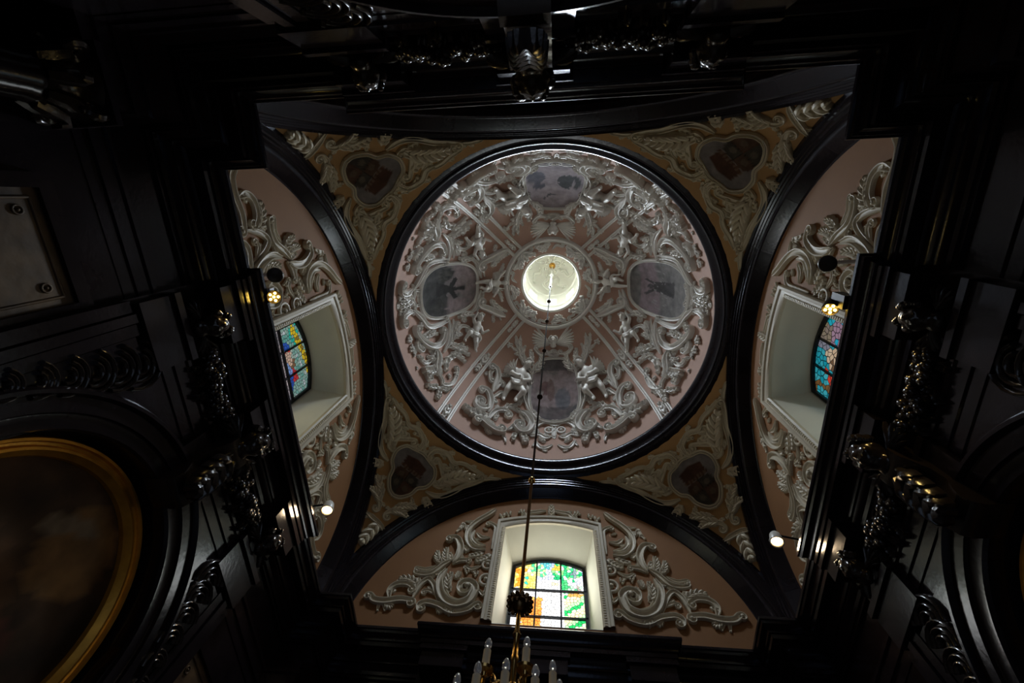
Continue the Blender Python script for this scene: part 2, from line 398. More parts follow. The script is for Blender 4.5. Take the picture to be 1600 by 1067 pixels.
# ring cornice under the dome, in segments with fine joints
ring = thing('trim_1', 'black marble ring cornice at the foot of the dome', 'cornice', (0, 0, 2.4), kind='structure')
RP = [(1.06, 2.372), (1.02, 2.370), (1.007, 2.366), (1.000, 2.369), (0.996, 2.372), (0.976, 2.387), (0.969, 2.394), (0.967, 2.401), (0.961, 2.4005), (0.955, 2.403), (0.9525, 2.410), (0.956, 2.417), (0.957, 2.424),
      (0.952, 2.437), (0.942, 2.452), (0.934, 2.464), (0.930, 2.474), (0.930, 2.488), (0.934, 2.50), (0.99, 2.502), (1.05, 2.50)]
seg = 24; sm = mesh('moulding_segment', M().lathe(RP, 10, (0, 0, 0), 0.0004, 2 * pi / seg - 0.0004), 'black_marble', (0, 0, 2.4), True, 50)
part('joint_bed', M().lathe([(r + 0.0025, z + 0.0015) for r, z in RP], 144), 'black_marble', ring)
for k in range(seg):
    o = link('moulding_segment', sm, ring); o.rotation_euler = (0, 0, 2 * pi * k / seg)
# the four arches
AP = [(1.02, 1.04), (0.978, 1.035), (0.976, 1.016), (0.984, 1.012), (0.984, 1.000), (0.990, 0.996), (0.990, 0.986), (0.996, 0.982), (0.996, 0.972), (1.003, 0.968), (1.004, 0.955), (1.010, 0.950), (1.052, 0.918), (1.060, 0.912), (1.062, 0.900), (1.09, 0.900)]
na_ = 11; a0, a1 = rad(-6), rad(186); st = (a1 - a0) / na_
def archseg(): 
    rows = []
    for i in range(13):
        t = a0 + 0.0004 + (st - 0.0008) * i / 12
        rows.append([(r * cos(t), d, ZS + r * sin(t)) for d, r in AP])
    return M().grid(rows)
am = mesh('arch_segment', archseg(), 'black_marble', (0, 1, ZS), True, 50)
def arcbed(prof, o=0.003):
    return M().grid([[(r * cos(t), d, ZS + r * sin(t)) for d, r in [(d + o * 0.6, r + o) for d, r in prof]] for t in [a0 + (a1 - a0) * i / 132 for i in range(133)]])
ab = mesh('joint_bed', arcbed(AP), 'black_marble', (0, 1, ZS), True, 50)
SIDES = (('front', 0.0, (0, 0.06)), ('left', pi / 2, (0, 0)), ('back', pi, (0, -0.06)), ('right', -pi / 2, (0, 0)))
for i, (nm, rz, sh) in enumerate(SIDES):
    t = thing('trim_%d' % (2 + i), 'black marble arch moulding framing the %s lunette' % {'front': 'bright front window', 'left': 'left', 'back': 'shadowed back', 'right': 'right'}[nm], 'arch', (0, 1, ZS), rz, 'wall arches', 'structure')
    link('joint_bed', ab, t)
    for k in range(na_):
        o = link('arch_segment', am, t); o.rotation_euler = (0, -st * k, 0)
# ------------------------------------------------------------------ walls
WO, WT, WB, WE = 0.24, 1.995, 1.42, 0.045
def wtop(s): return WT + WE * (1 - (s / WO) ** 2)
def lunette(hole):
    m = M(); ss = sorted(set([-0.95 + 1.9 * i / 60 for i in range(61)] + [-WO, WO]))
    for a, b in zip(ss, ss[1:]):
        za, zb = [ZS + sqrt(max(0, 0.95 ** 2 - x * x)) for x in (a, b)]
        if hole and abs((a + b) / 2) < WO: spans = [((1.22, 1.22), (WB, WB)), ((wtop(a), wtop(b)), (za, zb))]
        else: spans = [((1.22, 1.22), (za, zb))]
        for (l0, l1), (u0, u1) in spans: m.add([(a, 1.06, l0), (b, 1.06, l1), (b, 1.06, u1), (a, 1.06, u0)], [(0, 1, 2, 3)])
    return m
AC, AR = 0.565, 0.315
def lower(openfloor):
    m = M(); ss = sorted(set([-1.12 + 2.24 * i / 84 for i in range(85)] + [-AR, AR, -0.5, 0.5])); z0 = -0.5; zb = -0.5 if openfloor else -0.12
    for a, b in zip(ss, ss[1:]):
        d = 0.99 if abs((a + b) / 2) < 0.5 else 1.03
        if abs((a + b) / 2) < AR:
            ta, tb = [AC + sqrt(max(0, AR ** 2 - x * x)) for x in (a, b)]
            if not openfloor: m.add([(a, d, z0), (b, d, z0), (b, d, zb), (a, d, zb)], [(0, 1, 2, 3)])
            m.add([(a, d, ta), (b, d, tb), (b, d, 1.25), (a, d, 1.25)], [(0, 1, 2, 3)])
            m.add([(a, d, ta), (b, d, tb), (b, 1.075, tb), (a, 1.075, ta)], [(0, 1, 2, 3)])
        else: m.add([(a, d, z0), (b, d, z0), (b, d, 1.25), (a, d, 1.25)], [(0, 1, 2, 3)])
    for s in (-0.5, 0.5): m.add([(s, 0.99, z0), (s, 1.03, z0), (s, 1.03, 1.25), (s, 0.99, 1.25)], [(0, 1, 2, 3)])
    for s in (-AR, AR): m.add([(s, 0.99, zb), (s, 1.075, zb), (s, 1.075, AC), (s, 0.99, AC)], [(0, 1, 2, 3)])
    if not openfloor: m.add([(-AR, 0.99, zb), (AR, 0.99, zb), (AR, 1.075, zb), (-AR, 1.075, zb)], [(0, 1, 2, 3)])
    return m
lm = {h: mesh('lunette', lunette(h), 'lunette_plaster', (0, 1.06, 1.22), False) for h in (True, False)}
wm = {h: mesh('marble_facing', lower(h), 'black_marble', (0, 1.06, 1.22), False) for h in (True, False)}
nm_ = mesh('niche_back', M().box(-AR - 0.02, AR + 0.02, 1.075, 1.085, -0.14, AC + AR + 0.02), 'black_marble', (0, 1.06, 1.22), False)
WLAB = {'front': 'front wall with tall splayed window above a black marble cornice', 'left': 'left wall with plaster lunette over black marble altar bay', 'back': 'back wall of black marble seen steeply from below', 'right': 'right wall with plaster lunette over black marble altar bay'}
for nm, rz, sh in SIDES:
    w = thing('wall_' + nm, WLAB[nm], 'wall', (0, 1.06, 1.22), rz, None, 'structure')
    o = link('lunette', lm[nm != 'back'], w)
    if nm == 'back':
        o.location = (0, 0.30 * S, 0)
        part('light_stop_shelf', M().box(-1.12, 1.12, 1.02, 1.40, 1.215, 1.245), 'soffit_stone', w, False)  # unseen shelf added to stop sky light leaking up behind the cornice
        part('deep_soffit', M().grid([[(0.93 * cos(t), d, ZS + 0.93 * sin(t)) for d in (1.05, 1.2, 1.37)] for t in [rad(-8) + rad(196) * i / 60 for i in range(61)]]), 'soffit_stone', w)
    o = link('marble_facing', wm[nm == 'back'], w)
    dd = hypot(*sh) * S; o.location = (0, dd, 0)
    if nm != 'back':
        o = link('niche_back', nm_, w); o.location = (0, dd, 0)
fl = link('floor', mesh('floor', M().box(-1.15, 1.15, -1.2, 1.2, -0.52, -0.5), 'floor_stone', (0, 0, -0.5), False)); fl.location = P3(0, 0, -0.5)
fl['label'] = 'dark stone floor far below the dome'; fl['category'] = 'floor'; fl['kind'] = 'structure'

# entablature: one profile swept round the stepped plan, a piece for each straight run
PLAN = [(-.525, .94), (.525, .94), (.525, .98), (.79, .98), (.79, .81), (.92, .81), (.92, .52), (.878, .52), (.878, -.52), (.92, -.52), (.92, -.81), (.79, -.81), (.79, -.98), (.525, -.98), (.525, -.94),
        (-.525, -.94), (-.525, -.98), (-.79, -.98), (-.79, -.81), (-.92, -.81), (-.92, -.52), (-.878, -.52), (-.878, .52), (-.92, .52), (-.92, .81), (-.79, .81), (-.79, .98), (-.525, .98)]
EP = [(0.14, 1.322), (0.004, 1.318), (0.0, 1.314), (0.0, 1.304), (0.005, 1.301), (0.007, 1.292), (0.014, 1.286), (0.020, 1.276), (0.021, 1.268), (0.026, 1.267), (0.026, 1.248), (0.054, 1.246), (0.055, 1.238),
      (0.062, 1.234), (0.070, 1.224), (0.072, 1.214), (0.078, 1.212), (0.082, 1.200), (0.090, 1.192), (0.092, 1.180), (0.098, 1.178), (0.098, 1.168), (0.108, 1.166), (0.110, 1.072), (0.098, 1.068), (0.098, 1.058), (0.103, 1.052),
      (0.103, 1.018), (0.108, 1.016), (0.108, 0.984), (0.113, 0.982), (0.113, 0.950), (0.19, 0.950)]
n = len(PLAN); NR = []
for i in range(n):
    (x0, y0), (x1, y1) = PLAN[i], PLAN[(i + 1) % n]; L = hypot(x1 - x0, y1 - y0); NR.append((-(y1 - y0) / L, (x1 - x0) / L))   # outward (plan runs clockwise)
def off(i, o):
    a, b = NR[i - 1], NR[i]; return (PLAN[i][0] + (a[0] + b[0]) * o, PLAN[i][1] + (a[1] + b[1]) * o)
ent = {nm: thing('trim_%d' % (6 + i), 'stepped black entablature with deep cornice along the %s wall' % nm, 'cornice', (0, (0.96 if nm in ('front', 'back') else 0.9), 0.95), rz, None, 'structure') for i, (nm, rz, sh) in enumerate(SIDES)}
ROT = {nm: rz for nm, rz, sh in SIDES}
for i in range(n):
    j = (i + 1) % n; mx, my = (PLAN[i][0] + PLAN[j][0]) / 2, (PLAN[i][1] + PLAN[j][1]) / 2
    nm = ('front' if my > 0 else 'back') if abs(my) > 0.8 and abs(mx) < 0.80 else ('right' if mx > 0 else 'left')
    rows = [[(*off(i, o), z), (*off(j, o), z)] for o, z in EP]
    m = M().grid(rows); r = Matrix.Rotation(-ROT[nm], 3, 'Z'); m.xf(lambda v: r @ v)
    part('entablature_run', m, 'black_marble', ent[nm], True, 30)
# blocks under the corona above each ornament of the frieze
for nm, rz, sh in SIDES:
    d = 0.06 if nm in ('front', 'back') else 0.0
    for s in (-0.40, 0.0, 0.40):
        m = M().box(s - 0.085, s + 0.085, 0.918 + d, 0.99 + d, 1.168, 1.246); m.box(s - 0.095, s + 0.095, 0.908 + d, 0.99 + d, 1.226, 1.246); m.box(s - 0.09, s + 0.09, 0.962 + d, 0.995 + d, 0.955, 1.07)
        m.box(s - 0.094, s + 0.094, 0.952 + d, 0.995 + d, 1.05, 1.07)
        part('bracket_block', m, 'black_marble', ent[nm], False)

# ------------------------------------------------------------------ figures (continuous bodies)
def remesh(m, vox, smooth=3):
    me = bpy.data.meshes.new('tmp'); me.from_pydata([tuple(v) for v in m.v], [], m.f)
    bm = bmesh.new(); bm.from_mesh(me); bmesh.ops.remove_doubles(bm, verts=bm.verts, dist=1e-6); bmesh.ops.recalc_face_normals(bm, faces=bm.faces); bm.to_mesh(me); bm.free()
    o = bpy.data.objects.new('tmp', me); COL.objects.link(o)
    md = o.modifiers.new('r', 'REMESH'); md.mode = 'VOXEL'; md.voxel_size = vox
    ms = o.modifiers.new('s', 'SMOOTH'); ms.factor = 0.5; ms.iterations = smooth
    dg = bpy.context.evaluated_depsgraph_get(); e = o.evaluated_get(dg).to_mesh()
    r = M(); r.v = [v.co.copy() for v in e.vertices]; r.f = [tuple(p.vertices) for p in e.polygons]
    bpy.data.objects.remove(o); bpy.data.meshes.remove(me)
    return r
def head_geo(m, c, r, tilt=0.0):
    c = Vector(c); R = Matrix.Rotation(tilt, 3, 'Z')
    def b(p, q, sc): m.ball(c + R @ (Vector(p) * r), q * r, 12, sc)
    b((0, 0, 0), 1.0, (0.86, 1.0, 0.92)); b((0, -0.45, 0.30), 0.55, (1, 0.85, 0.9))
    for s in (-1, 1):
        b((s * 0.42, -0.28, 0.55), 0.34, (1, 0.9, 0.7)); b((s * 0.34, 0.24, 0.80), 0.15, (1.2, 0.6, 0.6)); b((s * 0.86, -0.08, 0.05), 0.2, (0.5, 1, 0.8))
    b((0, -0.08, 0.95), 0.15, (0.8, 1.5, 1.1)); b((0, -0.52, 0.84), 0.13, (1.7, 0.6, 0.7)); b((0, 0.45, 0.6), 0.5, (1.2, 0.5, 0.6))
def hair_geo(c, r, tilt=0.0, seed=1):
    m = M(); rnd = random.Random(seed); c = Vector(c); R = Matrix.Rotation(tilt, 3, 'Z')
    for k in range(34):
        a = rnd.uniform(0, pi); e = rnd.uniform(-0.5, 1.0)
        p = Vector((cos(a) * 0.9, 0.25 + 0.75 * sin(a) * 0.9 + 0.1, 0.75 * e * (0.9 if sin(a) > 0.3 else 0.3)))
        if p.z > 0.5 and p.y < 0.6: p.y = 0.75
        m.ball(c + R @ (p * r), r * rnd.uniform(0.2, 0.3), 7)
    return m
def limb(m, pts, rs):
    pts = [Vector(p) for p in pts]; m.tube(pts, rs, 10)
    for p, r in zip(pts, rs): m.ball(p, r, 10)
def putto(kind):
    m = M(); t = 0.0
    m.ball((0, .66, .07), .125, 14, (1.0, 1.1, .8)); m.ball((0, .54, .08), .125, 14, (.95, 1.05, .85)); m.ball((0, .45, .06), .13, 14, (1.08, .85, .85))
    limb(m, [(0, .74, .06), (0.01, .82, .07)], [.06, .055])
    hc = {0: (.04, .90, .09), 1: (-.05, .89, .11), 2: (0, .91, .10)}[kind]; t = {0: -.25, 1: .4, 2: 0}[kind]
    head_geo(m, hc, .095, t)
    if kind == 0:                       # angel stepping, arms folded across
        arms = [[(-.13, .70, .07), (-.19, .58, .12), (-.04, .54, .2)], [(.13, .70, .07), (.22, .60, .12), (.10, .50, .2)]]
        legs = [[(-.07, .42, .07), (-.11, .25, .10), (-.10, .07, .05)], [(.08, .42, .09), (.20, .30, .18), (.13, .13, .10)]]
    elif kind == 1:                     # seated putto reaching up
        arms = [[(-.13, .70, .07), (-.25, .72, .14), (-.24, .86, .16)], [(.13, .69, .07), (.22, .57, .14), (.30, .66, .18)]]
        legs = [[(-.07, .42, .08), (-.20, .34, .2), (-.22, .15, .12)], [(.08, .42, .09), (.13, .25, .16), (.24, .10, .10)]]
    else:                               # flying figure with arms spread, one leg stretched down
        arms = [[(-.13, .70, .07), (-.27, .76, .10), (-.38, .88, .10)], [(.13, .70, .07), (.28, .66, .12), (.40, .58, .12)]]
        legs = [[(-.07, .42, .08), (-.09, .24, .12), (-.08, .04, .08)], [(.08, .42, .09), (.16, .28, .20), (.08, .16, .10)]]
    for a in arms:
        limb(m, a, [.058, .048, .036]); h = Vector(a[2]); d = (Vector(a[2]) - Vector(a[1])).normalized(); sd = d.orthogonal().normalized()
        m.ball(h + d * .03, .038, 8, (1, 1, .7))
        for q in range(5):
            w = sd * (q - 2) * .014; limb(m, [h + d * .04 + w, h + d * (.075 - .006 * abs(q - 2)) + w * 1.3 + Vector((0, 0, .01))], [.011, .009])
    for l in legs:
        limb(m, l, [.088, .066, .040]); k = Vector(l[2]); limb(m, [k, k + Vector((.02, -.045, .05))], [.04, .03])
    body = remesh(m, 0.017, 2); hair = hair_geo(hc, .095, t, kind)
    dr = M(); rnd = random.Random(kind)
    for k in range(7):                  # drapery round the hips
        f = k / 6; pts = [Vector((-.16 + .05 * f, .50 - .07 * f, .10 + .05 * sin(3 * f))), Vector((-.05, .43 - .05 * f, .20)), Vector((.08, .46 - .06 * f, .20)), Vector((.18, .52 - .12 * f, .12))]
        dr.tube(catmull(pts, 4), [.016 + .01 * sin(pi * i / 12) for i in range(13)], 6)
    dr.tube(catmull([Vector((.17, .5, .11)), Vector((.25, .42, .1)), Vector((.24, .3, .06)), Vector((.30, .22, .05))], 4), [.03, .035, .04, .04, .045, .04, .035, .04, .04, .03, .03, .025, .01], 6)
    return body, hair, dr
class Flat:
    def snap(s, P, h=0.0): return Vector((P.x, P.y, h)), Vector((0, 0, 1))
FLAT = Flat()
def wing(side, L=0.42, n=7, a0=75, a1=5):
    m = M()
    for k in range(n):
        f = k / (n - 1); a = rad(a0 + (a1 - a0) * f); ln = L * (1.0 - 0.45 * f)
        b = Vector((0.02 * k / n, -0.03 * f, 0)); d = Vector((cos(a), sin(a), 0))
        pts = [b + d * ln * t + Vector((sin(pi * t) * .03, -.10 * ln * t * t, 0)) for t in (0, .25, .5, .75, 1)]
        ribbon(m, FLAT, pts, [L * x for x in (.06, .11, .125, .11, .05)], [.12 + .03 * sin(k * 2), .13, .12, .10, .05], 'fing')
    for k in range(4):
        a = rad(a0 - 15 - 14 * k); pts = [Vector((cos(a), sin(a), 0)) * L * .45 * t + Vector((0, 0, .0)) for t in (0, .5, 1)]
        ribbon(m, FLAT, pts, [L * .09, L * .12, L * .05], [.15, .16, .08], 'fing')
    if side < 0: m.xf(lambda v: (-v.x, v.y, v.z)).flip()
    return m
def mov(m, dx, dy, dz=0): m = m.copy(); return m.xf(lambda v: (v.x + dx, v.y + dy, v.z + dz))
PUT = [putto(k) for k in range(3)]
hm = M(); head_geo(hm, (0, 0, .25), .28); hm.ball((0, -.26, .14), .2, 10, (1, .7, .7)); HEAD = remesh(hm, 0.03, 2); HHAIR = hair_geo((0, 0, .25), .28, 0, 5)
def frame_at(surf, P, up, phi=0.0, sc=1.0, cy=0.0, ky=1.0):
    """place local figure (x right, y up, z out of the surface) at P"""
    Q, N = surf.snap(Vector(P)); U = Vector(up) - N * Vector(up).dot(N); U.normalize(); U = Matrix.Rotation(phi, 3, N) @ U; R = U.cross(N)
    return lambda v: surf.snap(Q + R * (v.x * sc) + U * ((v.y - cy) * sc * ky))[0] + N * (v.z * sc)
def sculpt(name, label, cat, surf, P, up, phi, sc, cy, pieces, material, az=None, group=None, rotz=0.0, shift=(0, 0), kindmat=None):
    Q, N = surf.snap(Vector(P)); base = tuple(Q)
    fn = frame_at(surf, P, up, phi, sc, cy, 1.25 if surf is DOME and 'cherub' not in name else 1.0)
    if az is not None:
        n_ = Vector((-sin(az), cos(az), 0)); base = tuple(Q - n_ * (2 * Q.dot(n_)))
    t = thing(name, label, cat, base, rotz, group, shift=shift)
    for pn, pm in pieces:
        g = pm.copy().xf(lambda v: fn(Vector(v)))
        if az is not None: g = reflect(g, az)
        part(pn, g, material, t)
    return t
def inst(src, name, label, cat, rotz, group=None):
    b = BASES[src.name]; t = thing(name, label, cat, b, rotz, group); copytree(src, t); return t

# ------------------------------------------------------------------ stucco relief designs
def crop(ox, oy, sc): return lambda p: (ox + p[0] / sc, oy + p[1] / sc)
def unit(P, sc): return (P - CAM).dot(r2) / FPX / sc
class Design:
    def __init__(s, surf, cr, sc, az, sprout=1.25, hk=1.3): s.surf, s.cr, s.sc, s.az = surf, cr, sc, az; s.items = []; s.sprout = sprout; s.hk = hk
    def pt(s, p): return s.surf.px(s.cr(p))
    def put(s, name, m, mirror=True):
        s.items.append((name, m))
        if mirror: s.items.append((name, reflect(m, s.az)))
    def sc_(s, pts, w, v0=None, v1=None, taper=(1, 1), h=None, mirror=True, prof='scroll'):
        P = [s.pt(p) for p in pts]; u = unit(P[0], s.sc); w = w * 1.15; h = (h or w * 0.62) * s.hk
        if len(P) > 2 and s.sprout and mirror:          # an acanthus leaf springs from the outer side of every longer scroll
            c = catmull(P, 5); k = len(c) // 2; T = (c[k + 1] - c[k - 1]).normalized(); Q, N = s.surf.snap(c[k]); Bv = N.cross(T)
            sd = -1 if (c[0] + c[-1] - c[k] * 2).dot(Bv) > 0 else 1
            ln = w * u * s.sprout; s.put('acanthus_leaf', leaf(s.surf, c[k] + Bv * sd * w * u * 0.2, c[k] + Bv * sd * ln * 0.8 + T * ln * 0.9, w * u * 1.15, 0.12 * sd, 4))
        s.put('scroll', scroll(s.surf, P, w * u, v0 and (v0[0] * u, v0[1]), v1 and (v1[0] * u, v1[1]), h and h * u, taper, prof), mirror)
    def lf(s, a, b, w, bend=0.0, lobes=4, mirror=True, h=None):
        A, B = s.pt(a), s.pt(b); u = unit(A, s.sc); w = w * 1.12; h = (h or w * 0.30) * s.hk * 1.05; s.put('acanthus_leaf', leaf(s.surf, A, B, w * u, bend, lobes, h and h * u), mirror)
    def be(s, c, n, r, spread, mirror=True):
        C = s.pt(c); u = unit(C, s.sc); s.put('fruit_cluster', berries(s.surf, C, n, r * u, spread * u), mirror)
    def ey(s, c, r, mirror=True):
        C = s.pt(c); u = unit(C, s.sc); s.put('rosette', eye_disc(s.surf, C, r * u), mirror)
    def build(s, labels, cat, base, rots, material, group):
        t0 = None; out = []
        for lab, rz in zip(labels, rots):
            t = thing('stucco_relief', lab, cat, base, rz, group); out.append(t)
            if t0 is None:
                for nme, m in s.items: part(nme, m, material, t)
                t0 = t
            else: copytree(t0, t)
        return out
AZ = {'front': 88.0, 'back': -87.0, 'left': -175.4, 'right': -3.5}
# --- dome, design A (front and back quadrants)
A = Design(DOME, crop(710, 500, 4.847), 4.847, rad(88.0))
A.sc_([(290, 350), (322, 385), (326, 440), (305, 495), (290, 545)], 30, (20, -1), None)
A.sc_([(300, 378), (268, 405), (268, 455)], 24, None, (18, -1))
A.sc_([(300, 540), (325, 505), (350, 480)], 22, None, (20, 1))
A.sc_([(290, 590), (320, 570), (345, 550)], 20, None, (16, 1))
A.sc_([(205, 520), (245, 540), (270, 590), (268, 650), (255, 700)], 32, (20, -1), None)
A.sc_([(255, 650), (235, 672), (190, 668), (160, 640), (165, 605)], 34, None, (34, 1))
A.lf((260, 735), (55, 655), 78, 0.12, 5)
A.sc_([(160, 760), (200, 772), (250, 815), (310, 852), (355, 858)], 40, (20, -1), (24, -1), h=34)
A.lf((360, 870), (385, 935), 30, 0.1, 2)
A.sc_([(250, 760), (280, 720), (320, 690), (375, 690), (415, 712)], 30, None, (28, 1))
A.lf((330, 690), (400, 640), 44, -0.15, 3); A.lf((395, 650), (500, 705), 46, 0.1, 4); A.lf((300, 760), (325, 715), 40, 0, 3)
A.lf((230, 760), (300, 800), 36, 0.1, 3)
A.sc_([(500, 700), (550, 735), (582, 790), (560, 845), (505, 858), (462, 820)], 36, None, (38, 1), h=30)
A.lf((500, 860), (530, 940), 60, 0.1, 4); A.lf((470, 860), (445, 920), 44, -0.1, 3); A.lf((540, 760), (500, 720), 40, 0, 3)
A.sc_([(395, 835), (425, 825), (450, 790)], 22)
# foliage above the angel
A.lf((600, 420), (500, 115), 46, 0.12, 6); A.lf((540, 290), (465, 115), 36, 0.1, 4); A.lf((570, 350), (575, 225), 42, -0.08, 4); A.lf((595, 400), (655, 275), 56, -0.16, 5)
A.lf((520, 330), (540, 190), 34, 0.1, 4); A.lf((500, 250), (430, 200), 26, 0.05, 3); A.be((415, 190), 8, 9, 22); A.be((468, 260), 5, 9, 14)
A.sc_([(610, 225), (650, 262), (700, 258)], 20, (13, 1), (12, -1)); A.sc_([(755, 275), (715, 262), (740, 235)], 18, None, (14, 1))
# strips beside the medallion
A.sc_([(560, 465), (535, 520), (535, 600), (565, 680), (620, 735)], 20, (18, 1), None)
A.lf((490, 650), (530, 570), 40, 0.1, 3); A.lf((480, 640), (450, 650), 30, 0, 3); A.lf((575, 690), (640, 770), 44, 0.1, 4)
# crest below the medallion
A.sc_([(760, 800), (700, 775), (640, 790), (600, 830)], 26, (26, -1), (16, -1), h=11); A.ey((715, 838), 30)
A.sc_([(590, 880), (640, 870), (690, 895), (735, 885)], 26, (12, 1), None, h=11); A.sc_([(610, 915), (640, 965), (690, 975), (742, 950)], 24, None, None, h=11)
A.lf((640, 850), (585, 800), 40, 0.1, 3, h=9); A.lf((690, 930), (640, 900), 36, 0, 3); A.lf((755, 900), (755, 780), 44, 0, 3, mirror=False, h=8); A.lf((620, 930), (590, 960), 24, 0, 2); A.ey((690, 870), 14)
A.lf((330, 425), (420, 425), 34, 0.05, 4)
rots = [0.0, rad(AZ['back'] - AZ['front'])]
A.build(['white stucco scrolls round the front dome medallion, nearest the bright window', 'white stucco scrolls round the rear dome medallion, above the back arch'], 'stucco relief', tuple(DOME.at(88, 10)[0]), rots, 'stucco', 'dome scrollwork')
# --- dome, design B (left and right quadrants), traced on the left one
B = Design(DOME, crop(610, 440, 5.3333), 5.3333, rad(AZ['left']))
B.sc_([(195, 415), (215, 455), (270, 512), (350, 545), (415, 505), (440, 425)], 42, (26, 1), (26, -1), h=36)
B.sc_([(180, 230), (240, 290), (310, 375), (390, 362), (460, 325)], 34, None, (16, -1))
B.sc_([(175, 250), (125, 255), (85, 300), (85, 350)], 36, None, (34, -1), h=30)
B.be((150, 480), 9, 15, 34); B.be((170, 560), 9, 15, 34); B.be((190, 610), 4, 12, 20)
B.sc_([(480, 310), (492, 400), (482, 500), (440, 590)], 24); B.sc_([(520, 310), (525, 380), (510, 450), (520, 520)], 18)
B.lf((500, 500), (640, 550), 56, -0.2, 5); B.lf((480, 540), (655, 625), 60, 0.15, 5); B.lf((500, 600), (620, 680), 52, 0.15, 4); B.lf((540, 620), (460, 760), 56, -0.2, 4)
B.sc_([(370, 555), (385, 640), (375, 720), (390, 790)], 44, h=30); B.lf((375, 560), (320, 650), 60, 0.15, 4); B.lf((400, 580), (430, 690), 50, -0.1, 4)
B.lf((375, 715), (262, 740), 84, 0.1, 5); B.sc_([(345, 760), (300, 770)], 36, None, (32, -1)); B.sc_([(250, 660), (290, 680), (340, 650)], 26, (16, 1), None)
B.sc_([(395, 765), (425, 830), (430, 862), (500, 860), (540, 800), (555, 735)], 26, (18, 1), (18, -1)); B.be((540, 780), 4, 12, 30); B.be((485, 790), 3, 14, 16)
B.lf((395, 870), (288, 862), 56, 0.1, 4); B.lf((395, 880), (375, 980), 56, 0.1, 4); B.lf((405, 880), (482, 905), 44, -0.1, 3)
B.sc_([(220, 480), (212, 540), (245, 575)], 36, None, (24, -1)); B.lf((300, 480), (380, 440), 60, 0.2, 4); B.lf((250, 330), (230, 400), 50, 0.1, 4); B.lf((330, 400), (250, 460), 50, 0.1, 4)
B.lf((215, 620), (275, 665), 36, 0.1, 3); B.lf((300, 620), (380, 690), 50, 0, 4); B.be((215, 720), 4, 9, 16)
# inner flank
B.sc_([(752, 70), (725, 150), (690, 235), (600, 300)], 22, None, (20, -1)); B.sc_([(780, 75), (755, 160), (720, 250)], 16)
B.sc_([(745, 205), (830, 235), (890, 265), (955, 290)], 40, (34, 1), None, h=26); B.lf((860, 170), (975, 250), 36, -0.1, 5); B.lf((830, 150), (870, 240), 50, 0.1, 4)
B.be((745, 300), 8, 13, 36); B.lf((850, 280), (855, 335), 34, 0, 3); B.be((915, 310), 2, 10, 10); B.lf((880, 60), (930, 170), 34, 0.1, 4)
B.lf((560, 300), (700, 290), 50, 0.15, 5); B.lf((540, 420), (560, 340), 50, 0.1, 4); B.sc_([(560, 480), (545, 420), (590, 370), (640, 380)], 24, None, (22, 1)); B.lf((520, 480), (590, 440), 46, 0.1, 4)
B.sc_([(600, 545), (560, 560), (520, 520)], 22, (18, -1), None); B.lf((640, 560), (560, 600), 40, 0, 3)
# outer flank by the ring
B.sc_([(250, 60), (225, 110), (240, 180), (190, 215)], 20, (14, -1), None); B.sc_([(175, 20), (190, 90), (160, 170), (100, 200)], 26, None, (18, 1))
B.lf((180, 130), (70, 80), 60, 0.1, 5); B.lf((170, 190), (60, 240), 50, -0.1, 4); B.ey((100, 40), 44); B.ey((235, 85), 16); B.ey((60, 200), 22); B.lf((110, 100), (60, 130), 40, 0, 3)
B.build(['white stucco scrolls and grapes round the left dome medallion', 'white stucco scrolls and grapes round the right dome medallion'], 'stucco relief', tuple(DOME.at(AZ['left'], 10)[0]), [0.0, rad(AZ['right'] - AZ['left'])], 'stucco', 'dome scrollwork')
# --- pendentives, traced on the rear left one
C = Design(PEND, crop(430, 180, 3.812), 3.812, rad(-135), 1.25, 1.0)
C.sc_([(300, 95), (250, 160), (205, 215), (150, 262)], 30, mirror=False); C.sc_([(255, 85), (270, 150), (210, 190), (195, 235)], 22, mirror=False)
C.lf((215, 205), (75, 105), 96, 0, 4, mirror=False, h=26)
C.sc_([(290, 330), (300, 270), (285, 240)], 24, None, (26, -1)); C.lf((300, 265), (255, 400), 66, 0.16, 6); C.lf((330, 300), (330, 450), 62, 0.06, 5); C.lf((330, 430), (400, 400), 36, 0, 3)
C.lf((410, 490), (340, 545), 66, -0.1, 4)
C.sc_([(445, 490), (418, 560), (430, 640), (490, 730), (520, 800), (545, 850)], 30, None, (16, -1)); C.sc_([(545, 850), (560, 900), (562, 960)], 18, None, (12, 1))
C.lf((500, 570), (555, 800), 100, 0.08, 6); C.lf((560, 800), (570, 880), 34, 0.1, 3)
C.sc_([(490, 545), (480, 580), (530, 600), (610, 570), (660, 545)], 26, (14, 1), (22, -1)); C.sc_([(690, 480), (722, 520), (700, 600), (650, 640), (640, 690)], 28, (18, -1), None)
C.sc_([(650, 640), (640, 720), (605, 790), (590, 850)], 22); C.sc_([(640, 620), (600, 650)], 22, None, (20, -1)); C.lf((630, 560), (560, 640), 50, 0.1, 4); C.lf((740, 470), (660, 590), 40, 0.2, 4)
C.sc_([(800, 440), (755, 430), (730, 400)], 22, None, (14, 1)); C.lf((560, 650), (610, 720), 40, 0, 3); C.be((505, 815), 2, 8, 10); C.lf((470, 660), (480, 600), 40, 0, 3)
